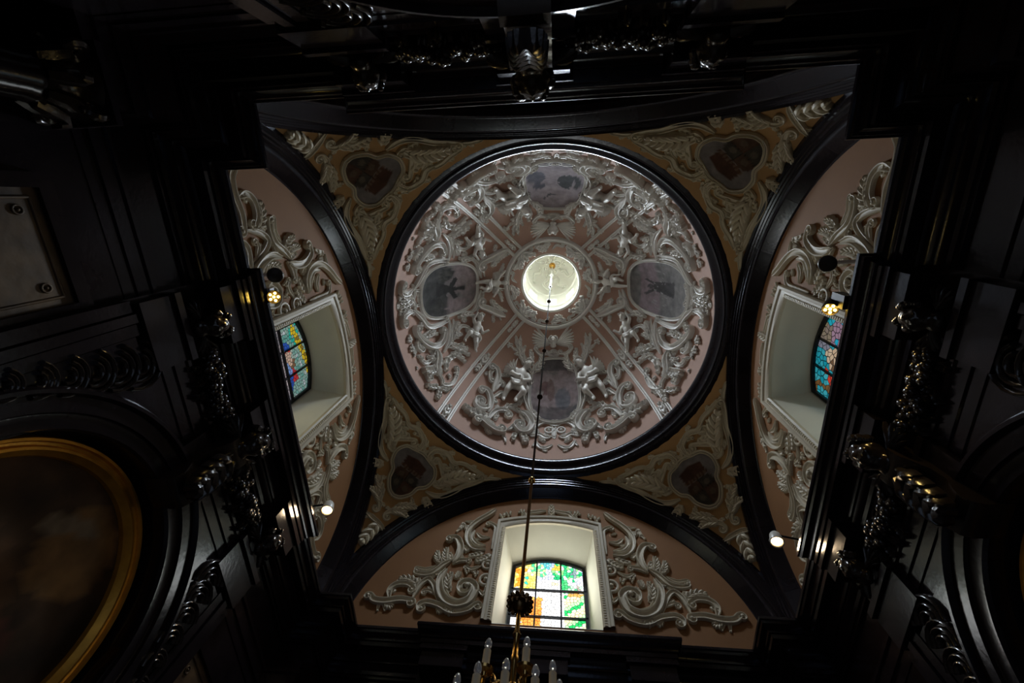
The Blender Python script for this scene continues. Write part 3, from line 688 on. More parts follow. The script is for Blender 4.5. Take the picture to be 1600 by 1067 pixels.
# border of the cartouche
half = [(418, 262), (398, 320), (420, 390), (462, 430), (474, 488), (528, 532), (600, 528), (648, 486), (700, 440)]
hp = [C.pt(p) for p in half]; nrm = Vector((-sin(rad(-135)), cos(rad(-135)), 0))
hp[0] = hp[0] - nrm * hp[0].dot(nrm); hp[-1] = hp[-1] - nrm * hp[-1].dot(nrm)
oc = catmull(hp + [p - nrm * (2 * p.dot(nrm)) for p in hp[-2::-1]], 4)
m = M(); u = unit(hp[0], 3.812)
ribbon(m, PEND, oc, [30 * u] * len(oc), [22 * u] * len(oc), 'scroll'); C.put('cartouche_border', m, False)
PN = {'rl': 0.0, 'rr': pi / 2, 'fr': pi, 'fl': -pi / 2}
C.build(['cream stucco acanthus scrolls on the rear left pendentive', 'cream stucco acanthus scrolls on the rear right pendentive', 'cream stucco acanthus scrolls on the front right pendentive', 'cream stucco acanthus scrolls on the front left pendentive'], 'stucco relief', tuple(PEND.snap(C.pt((200, 200)))[0]), list(PN.values()), 'warm_stucco', 'pendentive scrollwork')
# --- lunettes, traced on the front one
D = Design(LUN, crop(560, 780, 5.079), 5.079, pi / 2, 1.2, 0.95)
D.sc_([(95, 765), (130, 805), (220, 815), (330, 800), (425, 812)], 44, (18, -1), (22, 1), h=26); D.lf((165, 820), (150, 890), 30, 0, 2); D.lf((200, 820), (210, 890), 30, 0, 2)
D.sc_([(245, 790), (250, 725), (310, 680), (395, 680), (440, 715)], 36, None, (22, 1)); D.lf((470, 690), (325, 640), 70, -0.15, 5); D.lf((300, 720), (230, 740), 40, 0.1, 3)
D.sc_([(430, 790), (490, 690), (555, 642), (600, 690), (628, 800)], 32); D.lf((450, 700), (480, 640), 50, 0, 3); D.sc_([(610, 760), (565, 730), (525, 730)], 24, None, (18, -1))
D.sc_([(478, 880), (485, 845), (540, 825), (640, 850), (740, 903), (860, 888), (930, 842)], 38, (22, -1), (30, 1), h=28)
D.sc_([(700, 560), (645, 660), (670, 785), (765, 845), (875, 815), (925, 735)], 50, None, (70, -1), h=36, taper=(0.8, 1.1)); D.sc_([(740, 580), (690, 680), (715, 780), (790, 800)], 22)
D.lf((720, 740), (740, 590), 70, 0.12, 5); D.lf((770, 640), (800, 590), 50, 0, 4); D.lf((790, 690), (830, 640), 44, 0, 3)
D.sc_([(458, 590), (520, 603), (600, 585), (680, 525), (740, 490)], 34, (12, 1), None); D.sc_([(470, 545), (540, 560), (620, 530)], 20, (14, -1), None)
D.lf((670, 520), (632, 420), 60, 0.15, 5); D.lf((700, 510), (705, 395), 60, 0.1, 5); D.lf((740, 500), (730, 430), 40, 0, 3)
D.sc_([(730, 315), (785, 320), (812, 385), (795, 455), (755, 510)], 40, (18, -1), None); D.sc_([(745, 520), (800, 495), (875, 490)], 30, None, (14, 1))
D.sc_([(1010, 405), (920, 398), (870, 335), (880, 255), (950, 185), (1050, 125), (1092, 88)], 36, h=30); D.sc_([(1010, 372), (945, 355), (905, 305), (925, 250)], 22); D.sc_([(1045, 310), (980, 312), (940, 272)], 26); D.sc_([(1030, 250), (990, 235)], 20)
D.sc_([(1045, 195), (1092, 225), (1085, 300), (1060, 400)], 26, (16, -1), None); D.lf((990, 425), (878, 455), 50, 0.1, 4); D.lf((1050, 440), (930, 500), 56, 0.1, 5); D.sc_([(860, 540), (900, 560), (980, 530)], 22, (12, -1), None)
D.ey((1025, 525), 40); D.ey((1012, 645), 50); D.sc_([(1075, 440), (1060, 520), (1045, 620), (1000, 760), (950, 720)], 24); D.be((860, 580), 5, 11, 26); D.be((930, 600), 5, 11, 26)
D.lf((835, 185), (775, 265), 34, 0.1, 3); D.lf((845, 190), (862, 260), 26, -0.1, 3); D.sc_([(850, 180), (910, 188), (970, 172)], 20)
D.be((1140, 142), 5, 13, 28); D.be((1190, 128), 6, 13, 30)
D.sc_([(1490, 98), (1420, 108), (1360, 118), (1330, 150)], 26, None, (16, 1), mirror=True); D.lf((1532, 150), (1532, 62), 60, 0, 4, mirror=False); D.be((1300, 110), 8, 12, 30)
D.build(['pale stucco scrolls on the front lunette beside the bright window', 'pale stucco scrolls on the left lunette beside the window', 'pale stucco scrolls on the right lunette beside the window'], 'stucco relief', (0, 1.06, 1.4), [0.0, pi / 2, -pi / 2], 'lunette_stucco', 'lunette scrollwork')

# ------------------------------------------------------------------ dome: ribs, oculus garland, medallions
RIBS = {'rear left': (-125.6, -129.9, -133.8), 'rear right': (-49.4, -45.5, -43.2), 'front left': (137.3, 135.4, 133.5), 'front right': (40.2, 41.8, 39.6)}
def rib_az(r, th):
    a, b, c = r; return a + (b - a) * (th / 38) if th < 38 else b + (c - b) * min(1.3, (th - 38) / 28)
for nme, r in RIBS.items():
    t = thing('dome_rib', 'pair of beaded stucco rib strips on the %s of the dome' % nme, 'rib', tuple(DOME.at(r[0], 2)[0]), 0, 'dome ribs')
    def rp(th, off):
        az = rib_az(r, th); return DOME.at(az + math.degrees(off / (DR * cos(rad(th)))), th)[0]
    for sd in (-1, 1):
        m = M(); P = [rp(1 + 65.5 * i / 40, sd * 0.042) for i in range(41)]
        ribbon(m, DOME, P, [0.026] * 41, [0.016] * 41, 'flat'); st_ = part('rib_strip', m, 'stucco', t)
        m = M()
        for i in range(120):
            Q, N = DOME.snap(rp(1.5 + 64.5 * i / 120, sd * 0.042), 0.016); m.ball(Q, 0.0055, 5)
        part('beading', m, 'stucco', st_, kind='stuff')
    for th in (4, 36, 60):
        k = 1.0 if th < 50 else 0.7
        part('acanthus_leaf', leaf(DOME, rp(th, 0), rp(th + 6.0 * k, 0), 0.062 * k, 0, 3), 'stucco', t); part('acanthus_leaf', leaf(DOME, rp(th, 0), rp(th - 4 * k, 0.0), 0.05 * k, 0, 3), 'stucco', t)
t = thing('oculus_garland', 'stucco moulding ring with acanthus garland around the white oculus', 'stucco relief', tuple(DOME.at(0, 66)[0]))
for th, w, h in ((66.8, 0.034, 0.028), (68.3, 0.010, 0.014)):
    m = M(); P = [DOME.at(360 * i / 96, th)[0] for i in range(97)]; ribbon(m, DOME, P, [w] * 97, [h] * 97, 'round'); part('ring_moulding', m, 'stucco', t)
for k in range(16):
    a = 45 + k * 22.5; s_ = 1 if k % 2 else -1
    part('acanthus_leaf', leaf(DOME, DOME.at(a, 69.3)[0], DOME.at(a + 15 * s_, 72.8)[0], 0.056, 0.12 * s_, 4, 0.018), 'stucco', t)
    part('scroll', scroll(DOME, [DOME.at(a + 3, 72.5)[0], DOME.at(a + 9, 70.0)[0], DOME.at(a + 17, 70.2)[0]], 0.018, None, (0.014, s_), 0.016), 'stucco', t)
for nme, r in RIBS.items():
    a = r[2]
    for da in (-13, 0, 13): part('acanthus_leaf', leaf(DOME, DOME.at(a, 67.5)[0], DOME.at(a + da * 1.3, 72.9)[0], 0.06, 0, 3, 0.024), 'stucco', t)

def medal_pic(q):
    rose, grey, dark = (0.36, 0.29, 0.31), (0.21, 0.20, 0.21), (0.045, 0.045, 0.048)
    def f(x, y):                          # x right, y up (towards the oculus), both -1..1
        n_ = fbm(x * 3 + 11, y * 3 + q * 7, q); c = mix(grey, rose, n_ * 2.2 - 0.4)
        if q == 0:                        # two figures in clouds
            c = mix(c, (0.13, 0.12, 0.13), 0.9 if y > 0.62 else 0.0); c = mix(c, (0.40, 0.32, 0.34), 0.5 if 0.1 < y < 0.5 else 0)
            if ell(x, y, -0.35, 0.05, 0.3, 0.22): c = mix(c, (0.17, 0.09, 0.09), 0.8)
            if ell(x, y, -0.15, 0.0, 0.16, 0.35): c = (0.24, 0.17, 0.17)
            if ell(x, y, 0.32, -0.3, 0.3, 0.35): c = mix(c, (0.17, 0.18, 0.22), 0.8)
            if y < -0.55: c = mix(c, dark, 0.55 * fbm(x * 5, y * 5, 4) + 0.3)
            if ell(x, y, -0.6, -0.1, 0.16, 0.07): c = (0.36, 0.33, 0.32)
        elif q == 1:                      # bearded figure before a cliff, cross-shaped arms
            if x < -0.0 and False: pass
            if y < -0.25 + 0.35 * fbm(x * 4, 2, 3): c = mix(dark, (0.13, 0.13, 0.13), fbm(x * 6, y * 3, 8))
            if ell(x, y, -0.62, -0.12, 0.28, 0.3): c = mix(dark, (0.14, 0.14, 0.13), vnoise(x * 14, y * 14, 2))
            if inpoly(x, y, [(-0.36, -0.42), (0.22, -0.45), (0.1, 0.12), (-0.1, 0.1)]): c = (0.055, 0.055, 0.057)
            if strip(x, y, 0.0, 0.05, 0.05, 0.55, 0.075): c = (0.06, 0.06, 0.062)
            if strip(x, y, 0.05, 0.1, 0.35, 0.22, 0.085) or strip(x, y, -0.02, 0.08, -0.36, 0.22, 0.085): c = (0.055, 0.055, 0.057)
            if inpoly(x, y, [(0.2, -0.9), (0.75, -0.8), (0.6, -0.15), (0.25, -0.3)]): c = mix((0.09, 0.09, 0.085), dark, vnoise(x * 9, y * 9, 5))
        elif q == 2:                      # cloudy sky with a bird and dark shapes
            c = mix((0.27, 0.25, 0.29), (0.38, 0.33, 0.37), n_ * 1.6)
            if ell(x, y, -0.5, -0.05, 0.42, 0.3) and fbm(x * 5, y * 5, 6) > 0.32: c = (0.075, 0.08, 0.09)
            if ell(x, y, 0.62, -0.25, 0.3, 0.26): c = (0.13, 0.13, 0.17)
            if ell(x, y, 0.55, 0.12, 0.22, 0.13): c = (0.10, 0.10, 0.13)
            if strip(x, y, -0.05, 0.5, 0.2, 0.5, 0.03) or strip(x, y, 0.15, 0.46, 0.4, 0.66, 0.03): c = (0.09, 0.09, 0.11)
            if y < -0.72: c = mix(c, dark, 0.6)
            if ell(x, y, -0.45, -0.5, 0.2, 0.1): c = (0.44, 0.38, 0.42)
        else:                             # robed figure with raised arms, pink sky band
            c = mix((0.15, 0.15, 0.16), (0.24, 0.23, 0.235), n_ * 1.5)
            if 0.0 < y < 0.62: c = mix((0.34, 0.27, 0.31), (0.27, 0.22, 0.25), n_)
            if inpoly(x, y, [(-0.12, 0.18), (0.2, 0.2), (0.3, -0.52), (-0.25, -0.5)]): c = (0.085, 0.08, 0.085)
            if ell(x, y, 0.02, 0.3, 0.09, 0.11): c = (0.10, 0.095, 0.10)
            if strip(x, y, -0.1, 0.2, -0.28, 0.45, 0.05) or strip(x, y, 0.15, 0.2, 0.25, 0.42, 0.05): c = (0.10, 0.095, 0.10)
            if vnoise(x * 20, y * 20, 9) > 0.83 and -0.3 < y < 0.2: c = (0.36, 0.35, 0.36)
            if y < -0.55: c = mix(c, (0.27, 0.26, 0.26), 0.4)
        return tuple(v * 1.08 for v in c)
    return f
def sgp(x, e): return math.copysign(abs(x) ** e, x)
MLAB = {'front': 'grey painted medallion with two figures in clouds on the front of dome', 'left': 'grey painted medallion of a dark figure with outstretched arms, left of dome', 'back': 'grey painted medallion of clouds and a bird, rear of dome', 'right': 'grey painted medallion of a robed figure on pink sky, right of dome'}
MC = {'front': (36.2, 15.0), 'left': (36.0, 15.2), 'back': (33.5, 15.5), 'right': (34.5, 15.2)}
for q, nme in enumerate(('front', 'left', 'back', 'right')):
    a0_, (tc, th_) = AZ[nme], MC[nme]; hw = 14.4
    def mp(x, y, h=0.0): return DOME.at(a0_ - x * hw * (cos(rad(tc)) / cos(rad(tc + y * th_))) ** 0.65, tc + y * th_, h)[0]
    t = thing('painted_medallion', MLAB[nme], 'painting', tuple(mp(0, -1)), 0, 'dome medallions'); pic = medal_pic(q)
    m = M(); n_ = 56; rows = []; e = 0.74
    for i in range(29):
        rr = i / 28
        rows.append([(rr * sgp(cos(2 * pi * j / n_), e), rr * sgp(sin(2 * pi * j / n_), e)) for j in range(n_)])
    m.grid([[mp(x, y, 0.012) for x, y in r] for r in rows], True); m.c = [pic(x, y) for r in rows for x, y in r]
    part('painted_panel', m, 'painting', t)
    m = M(); P = [mp(1.03 * sgp(cos(2 * pi * j / 64), e), 1.03 * sgp(sin(2 * pi * j / 64), e)) for j in range(65)]
    ribbon(m, DOME, P, [0.026] * 65, [0.024] * 65, 'scroll'); part('stucco_frame', m, 'stucco', t)
# coats of arms
def arms_pic(k):
    rnd = random.Random(k)
    def f(x, y):                           # y towards the ring
        c = mix((0.20, 0.18, 0.18), (0.25, 0.23, 0.23), fbm(x * 3, y * 3, k))
        if ell(x, y, 0, -0.34, 0.66, 0.62) and y < 0.02:
            c = mix((0.05, 0.045, 0.04), (0.085, 0.075, 0.06), fbm(x * 7, y * 7, k + 3))
            if abs(x) < 0.02 or abs(y + 0.36) < 0.02: c = (0.03, 0.025, 0.02)
            if x > 0 and y < -0.36: c = mix(c, (0.16, 0.07, 0.04), 0.5)
            if x < 0 and y > -0.36: c = mix(c, (0.14, 0.07, 0.04), 0.6)
            if ell(abs(x), y, 0.3, -0.2, 0.14, 0.1) or ell(abs(x), y, 0.25, -0.58, 0.12, 0.12): c = mix(c, (0.20, 0.17, 0.13), 0.5)
        if 0.04 < y < 0.16 and abs(x) < 0.6: c = (0.17, 0.12, 0.09) if int((x + 2) * 12) % 2 else (0.10, 0.05, 0.03)
        if y >= 0.16 and y < 0.62 - 0.25 * abs(x) and abs(x) < 0.55: c = mix((0.11, 0.055, 0.035), (0.07, 0.035, 0.025), fbm(x * 6, y * 6, 2))
        return c
    return f
Qc = [PEND.snap(p)[0] for p in oc[:-1]]; cen = sum(Qc, Vector()) / len(Qc)
cu = (hp[-1] - hp[0]).normalized(); cr_ = cu.cross(PEND.snap(cen)[1]).normalized(); half_l = (hp[-1] - hp[0]).length / 2
for k, (lab, rz) in enumerate(zip(('rear left', 'rear right', 'front right', 'front left'), PN.values())):
    t = thing('coat_of_arms', 'dark painted coat of arms with crown on the %s pendentive' % lab, 'painting', tuple(PEND.snap(cen)[0]), rz, 'pendentive arms'); pic = arms_pic(k)
    m = M(); m.grid([[PEND.snap(cen.lerp(p, i / 16), 0.008)[0] for p in Qc] for i in range(17)], True)
    m.c = [pic((v - cen).dot(cr_) / half_l / 0.85, (v - cen).dot(cu) / half_l) for v in m.v]
    part('painted_panel', m, 'painting', t)
# ------------------------------------------------------------------ dome sculptures
def dome_up(P): return Vector((-P.x, -P.y, 0.6)).normalized()
def pieces_putto(k, wings): 
    b, h, d = PUT[k]; L = [('body', b), ('hair', h), ('drapery', d)]
    for s_ in wings: L.append(('wing', mov(wing(s_, 0.40), s_ * .12, .62, .0)))
    return L
cher = [('head', HEAD), ('hair', HHAIR), ('wing', mov(wing(1, 1.55, 8, 58, -8), .22, -.10)), ('wing', mov(wing(-1, 1.55, 8, 58, -8), -.22, -.10))]
pc = A.pt((470, 480)); u = unit(pc, 4.847)
a1 = sculpt('angel_figure', 'winged stucco angel left of the front dome medallion', 'sculpture', DOME, pc, dome_up(pc), rad(-8), 365 * u, 0.50, pieces_putto(0, (-1,)), 'stucco', None, 'dome angels')
a2 = sculpt('angel_figure', 'winged stucco angel right of the front dome medallion', 'sculpture', DOME, pc, dome_up(pc), rad(-8), 365 * u, 0.50, pieces_putto(0, (-1,)), 'stucco', A.az, 'dome angels')
pc = A.pt((745, 170)); c1 = sculpt('cherub_head', 'winged cherub head between oculus and front dome medallion', 'sculpture', DOME, DOME.at(88, DOME.inv(pc)[1])[0], dome_up(pc), 0, 130 * u, 0, cher, 'stucco', None, 'dome cherubs')
rb = rad(AZ['back'] - AZ['front'])
inst(a1, 'angel_figure', 'winged stucco angel right of the rear dome medallion', 'sculpture', rb, 'dome angels'); inst(a2, 'angel_figure', 'winged stucco angel left of the rear dome medallion', 'sculpture', rb, 'dome angels')
inst(c1, 'cherub_head', 'winged cherub head between oculus and rear dome medallion', 'sculpture', rb, 'dome cherubs')
pc = B.pt((690, 420)); u = unit(pc, 5.3333)
p1 = sculpt('putto_figure', 'stucco putto below the left dome medallion, nearer the front window', 'sculpture', DOME, pc, dome_up(pc), rad(25), 285 * u, 0.5, pieces_putto(1, ()), 'stucco', None, 'dome putti')
p2 = sculpt('putto_figure', 'stucco putto above the left dome medallion, nearer the back arch', 'sculpture', DOME, pc, dome_up(pc), rad(25), 285 * u, 0.5, pieces_putto(1, ()), 'stucco', B.az, 'dome putti')
th_ = DOME.inv(crop(610, 300, 5.3333) and DOME.px((610 + 830 / 5.3333, 300 + 760 / 5.3333)))[1]
p3 = sculpt('putto_figure', 'winged stucco putto between left medallion and oculus', 'sculpture', DOME, DOME.at(AZ['left'], th_)[0], dome_up(DOME.at(AZ['left'], th_)[0]), 0, 255 * u, 0.5, pieces_putto(2, (-1, 1)), 'stucco', None, 'dome putti')
rr_ = rad(AZ['right'] - AZ['left'])
inst(p1, 'putto_figure', 'stucco putto above the right dome medallion, nearer the back arch', 'sculpture', rr_, 'dome putti'); inst(p2, 'putto_figure', 'stucco putto below the right dome medallion, nearer the front window', 'sculpture', rr_, 'dome putti')
inst(p3, 'putto_figure', 'winged stucco putto between right medallion and oculus', 'sculpture', rr_, 'dome putti')

# ------------------------------------------------------------------ stained glass windows
def clip(poly, nx, ny, c):               # keep nx*x + ny*y <= c
    out = []
    for i in range(len(poly)):
        a, b = poly[i - 1], poly[i]; da, db = nx * a[0] + ny * a[1] - c, nx * b[0] + ny * b[1] - c
        if da <= 0: out.append(a)
        if (da < 0 < db) or (db < 0 < da):
            t = da / (da - db); out.append((a[0] + (b[0] - a[0]) * t, a[1] + (b[1] - a[1]) * t))
    return out
def pic_front(X, Y):                      # picture plane 0..1000 wide, 0 at the crown of the arch, 850 at the sill
    r = vnoise(X / 37.0, Y / 37.0, 3); W_ = (1.0, 1.0, 1.0)
    c = mix((0.45, 0.55, 0.95), W_, r * 1.1 - 0.40 + (Y - 150) / 300)
    if Y < 135 and 290 < X < 610 - Y: c = mix((0.0, 0.42, 0.48), (0.30, 0.66, 0.72), r)
    if X < 330: c = mix((1.0, 0.72, 0.06), (1.0, 0.92, 0.35), r) if Y < 480 else W_
    if X < 130 and Y < 110: c = mix((1.0, 0.45, 0.02), (1.0, 0.65, 0.05), r)
    if 200 < X < 290 and Y < 60: c = (1.0, 0.42, 0.03)
    if hypot(X - 330, (Y - 190) * 0.9) < 120 and Y < 260 and X > 215: 
        k = int((atan2(Y - 230, X - 330) + 3.2) * 5) % 3; c = ((0.10, 0.70, 0.30), (0.75, 0.95, 0.35), W_)[k] if X < 430 or k < 2 else c
    if strip(X, Y, 205, 250, 165, 470, 22) and X > 190: c = (0.05, 0.6, 0.45)
    if strip(X, Y, 135, 165, 85, 440, 26) or strip(X, Y, 50, 195, 180, 195, 22): c = mix((0.75, 0.22, 0.02), (0.95, 0.35, 0.03), r)
    if Y < 330 and hypot((X - 725) * 0.85, Y - 190) < 195 and X > 560:
        k = int((atan2(Y - 300, X - 725) + 3.2) * 7 + r) % 4; c = ((0.02, 0.45, 0.16), (0.30, 0.80, 0.25), W_, (0.05, 0.60, 0.22))[k]
        if X < 650 and 90 < Y < 160: c = (1.0, 0.55, 0.08)
    if 675 < X < 745 and 330 <= Y < 540: c = mix((0.02, 0.50, 0.14), (0.15, 0.72, 0.25), r)
    if ell(X, Y, 862, 190, 28, 100) or ell(X, Y, 870, 205, 85, 18): c = mix((0.16, 0.24, 0.27), (0.30, 0.40, 0.42), r)
    if X > 750 and 420 < Y < 530: c = ((0.10, 0.42, 0.20), (0.45, 0.78, 0.50), (0.40, 0.34, 0.30), W_)[int(r * 3.99)]
    if X > 750 and 530 <= Y < 562: c = (0.72, 0.38, 0.10)
    if X > 700 and Y >= 562: 
        k = int(((X - 700) * 0.7 + (Y - 560)) / 62) % 4; c = ((0.02, 0.50, 0.12), (0.80, 0.92, 0.55), (0.90, 0.80, 0.45), (0.45, 0.80, 0.40))[k]
    if 400 < X < 690 and Y > 340: c = W_ if r < 0.8 else (0.95, 0.90, 0.82)
    if 440 < X < 620 and 360 < Y < 420 and r > 0.5: c = (1.0, 0.85, 0.45)
    if X < 405 and Y > 600 and X > 160: c = mix((0.85, 0.20, 0.02), (1.0, 0.45, 0.10), r)
    if X < 160 and 560 < Y < 690: c = mix((0.70, 0.85, 0.35), W_, r)
    return c
def pic_left(X, Y):                       # X 0..1000 along the wall towards the front, Y down from the crown
    r = vnoise(X / 51.0, Y / 51.0, 4); c = mix((0.10, 0.42, 0.38), (0.42, 0.55, 0.50), r * 1.3)
    if r > 0.78: c = (0.60, 0.68, 0.72)
    if 110 < Y < 330 and X < 420 and r < 0.35: c = (0.03, 0.55, 0.45)
    yb = 300 - 0.27 * X + 70 * sin(X / 1000 * pi) * -1
    if abs(Y - yb) < 46 and 60 < X < 780: c = (0.88, 0.62, 0.03) if int(X / 31) % 2 or abs(Y - yb) > 26 else (0.30, 0.20, 0.03)
    if ell(X, Y, 330, 460, 110, 110): c = (0.80, 0.04, 0.05) if X > 330 else (0.03, 0.12, 0.60)
    if ell(X, Y, 430, 430, 80, 70): c = (0.72, 0.52, 0.42)
    if ell(X, Y, 545, 370, 62, 62): c = (0.25, 0.14, 0.08)
    if ell(X, Y, 540, 430, 48, 40): c = (0.74, 0.52, 0.40)
    if ell(X, Y, 600, 480, 90, 70): c = (0.25, 0.42, 0.85)
    if ell(X, Y, 690, 370, 110, 50): c = (0.62, 0.04, 0.05)
    if ell(X, Y, 760, 480, 130, 60): c = (0.03, 0.10, 0.50)
    if Y > 520: c = mix((0.70, 0.60, 0.62), (0.20, 0.20, 0.24), r)
    return c
def pic_right(X, Y):                      # X along the wall from front to back
    X = 1000 - X; r = vnoise(X / 61.0, Y / 61.0, 5); c = mix((0.0, 0.34, 0.46), (0.08, 0.56, 0.66), r)
    if X < 340: c = mix((0.26, 0.20, 0.20), (0.40, 0.34, 0.16), r)
    if X < 120: c = (0.02, 0.50, 0.66)
    if X < 330 and Y > 240: c = (0.44, 0.28, 0.40) if r < 0.7 else (0.02, 0.5, 0.75)
    if 340 < X < 430 and Y < 260: c = (0.28, 0.28, 0.36)
    if ell(X, Y, 480, 330, 110, 120): c = mix((0.72, 0.52, 0.36), (0.86, 0.68, 0.50), r)
    if ell(X, Y, 560, 380, 40, 40): c = (0.20, 0.11, 0.06)
    if strip(X, Y, 660, 300, 760, 420, 44): c = (0.85, 0.06, 0.03)
    if ell(X, Y, 735, 420, 30, 30): c = (1.0, 0.40, 0.03)
    if strip(X, Y, 880, 100, 860, 420, 30) or strip(X, Y, 790, 200, 930, 170, 28): c = (0.24, 0.12, 0.04)
    return c
WINS = (('front', 'window_1', 'bright stained glass window with palms and white figure, front lunette', 0.0, 1.885, 0.192, 'front_glass', pic_front, 24),
        ('left', 'window_2', 'stained glass window with yellow banner and embracing figures, left lunette', pi / 2, 1.945, 0.185, 'side_glass', pic_left, 22),
        ('right', 'window_3', 'turquoise stained glass window with brown cross, right lunette', -pi / 2, 1.945, 0.185, 'side_glass', pic_right, 16))
GD = 1.21; ZB = 1.505
for wnm, nme, lab, rz, zt, gw, gm, pic, nx in WINS:
    w = thing(nme, lab, 'window', (0, 1.06, WB), rz, None, 'structure')
    ge = 0.048; LD = 0.88 if wnm == 'front' else 0.85
    def gtop(s): return zt + ge * (1 - (s / gw) ** 2)
    # reveal between the opening and the glass
    K = 16; o1 = [(-WO, WB)] + [(-WO, WT)] + [(WO * (2 * i / K - 1), wtop(WO * (2 * i / K - 1))) for i in range(1, K)] + [(WO, WT), (WO, WB)]
    o2 = [(-gw, ZB)] + [(-gw, zt)] + [(gw * (2 * i / K - 1), gtop(gw * (2 * i / K - 1))) for i in range(1, K)] + [(gw, zt), (gw, ZB)]
    m = M().grid([[(s, 1.058, z) for s, z in o1], [(s, GD + 0.01, z) for s, z in o2]], True); part('reveal', m, 'reveal_plaster', w, True, 25)
    # moulded stucco surround
    m = M(); rows = []
    for e, d in ((0.0, 1.062), (0.0, 1.045), (0.008, 1.040), (0.030, 1.040), (0.034, 1.034), (0.046, 1.032), (0.050, 1.038), (0.050, 1.062)):
        rows.append([(s * (1 + e / WO), d, (z + e if z > WB + 0.01 else z)) for s, z in o1])
    m.grid(rows); fr = part('surround', m, 'lunette_stucco', w, True, 30)
    m = M()
    for i in range(46):
        f = i / 45
        for sd in (-1, 1): m.box(sd * 0.2535 - 0.006, sd * 0.2535 + 0.006, 1.033, 1.041, WB + f * 0.56, WB + f * 0.56 + 0.006)
    part('surround_fret', m, 'lunette_stucco', fr, False, kind='stuff')
    # iron frame and bars
    m = M(); fw = 0.014
    inner = [(s * (1 - fw / gw), (z - fw if z > ZB + 0.01 else z + fw)) for s, z in o2]
    m.grid([[(s, GD - 0.012, z) for s, z in o2], [(s, GD - 0.012, z) for s, z in inner], [(s, GD + 0.004, z) for s, z in inner]], True); part('frame', m, 'iron', w, False)
    xs = [-gw / 3, gw / 3]; zs = [zt - 0.150, zt - 0.300]
    for x in xs: part('glazing_bar', M().box(x - 0.0035, x + 0.0035, GD - 0.010, GD + 0.002, ZB, gtop(x)), 'iron', w, False)
    for z in zs: part('glazing_bar', M().box(-gw, gw, GD - 0.012, GD + 0.002, z - 0.0035, z + 0.0035), 'iron', w, False)
    part('lead_backing', M().grid([[(s, GD + 0.006, z) for s, z in o2], [(0, GD + 0.006, (ZB + zt) / 2)] * len(o2)], True), 'lead', w, False)
    # glass pieces: irregular cells cut to the panes
    cw = 2 * gw / nx; ny = int((zt + ge - ZB) / cw) + 1; rnd = random.Random(nx)
    seeds = {(i, j): (-gw + (i + 0.5 + rnd.uniform(-.42, .42)) * cw, ZB + (j + 0.5 + rnd.uniform(-.42, .42)) * cw) for i in range(-2, nx + 2) for j in range(-2, ny + 3)}
    xe = [-gw] + xs + [gw]; ze = [ZB] + zs[::-1] + [zt + ge]; b2 = 0.0035
    for a in range(3):
        for b in range(3):
            m = M()
            for (i, j), (sx, sz) in seeds.items():
                if not (xe[a] - cw < sx < xe[a + 1] + cw and ze[b] - cw < sz < ze[b + 1] + cw): continue
                P = [(xe[a] + b2, ze[b] + b2), (xe[a + 1] - b2, ze[b] + b2), (xe[a + 1] - b2, ze[b + 1] - b2), (xe[a] + b2, ze[b + 1] - b2)]
                for q in range(1, len(inner) - 2):
                    (x0, y0), (x1, y1) = inner[q], inner[q + 1]; n_ = (-(y1 - y0), x1 - x0); P = clip(P, n_[0], n_[1], n_[0] * x0 + n_[1] * y0)
                P = clip(P, -1, 0, -inner[0][0]); P = clip(P, 1, 0, inner[-1][0])
                for di in range(-2, 3):
                    for dj in range(-2, 3):
                        if (di or dj) and (i + di, j + dj) in seeds and P:
                            tx, tz = seeds[(i + di, j + dj)]; n_ = (tx - sx, tz - sz); P = clip(P, n_[0], n_[1], n_[0] * (sx + tx) / 2 + n_[1] * (sz + tz) / 2)
                if len(P) < 3: continue
                cx, cz = sum(p[0] for p in P) / len(P), sum(p[1] for p in P) / len(P)
                col = pic((cx / gw + 1) * 500, (zt + ge - cz) / (2 * gw) * 1000)
                k0 = len(m.v); m.add([(cx + (p[0] - cx) * LD, GD, cz + (p[1] - cz) * LD) for p in P], [tuple(range(len(P)))]); m.c += [col] * len(P)
            if m.v: part('glass_pane', m, gm, w, False)
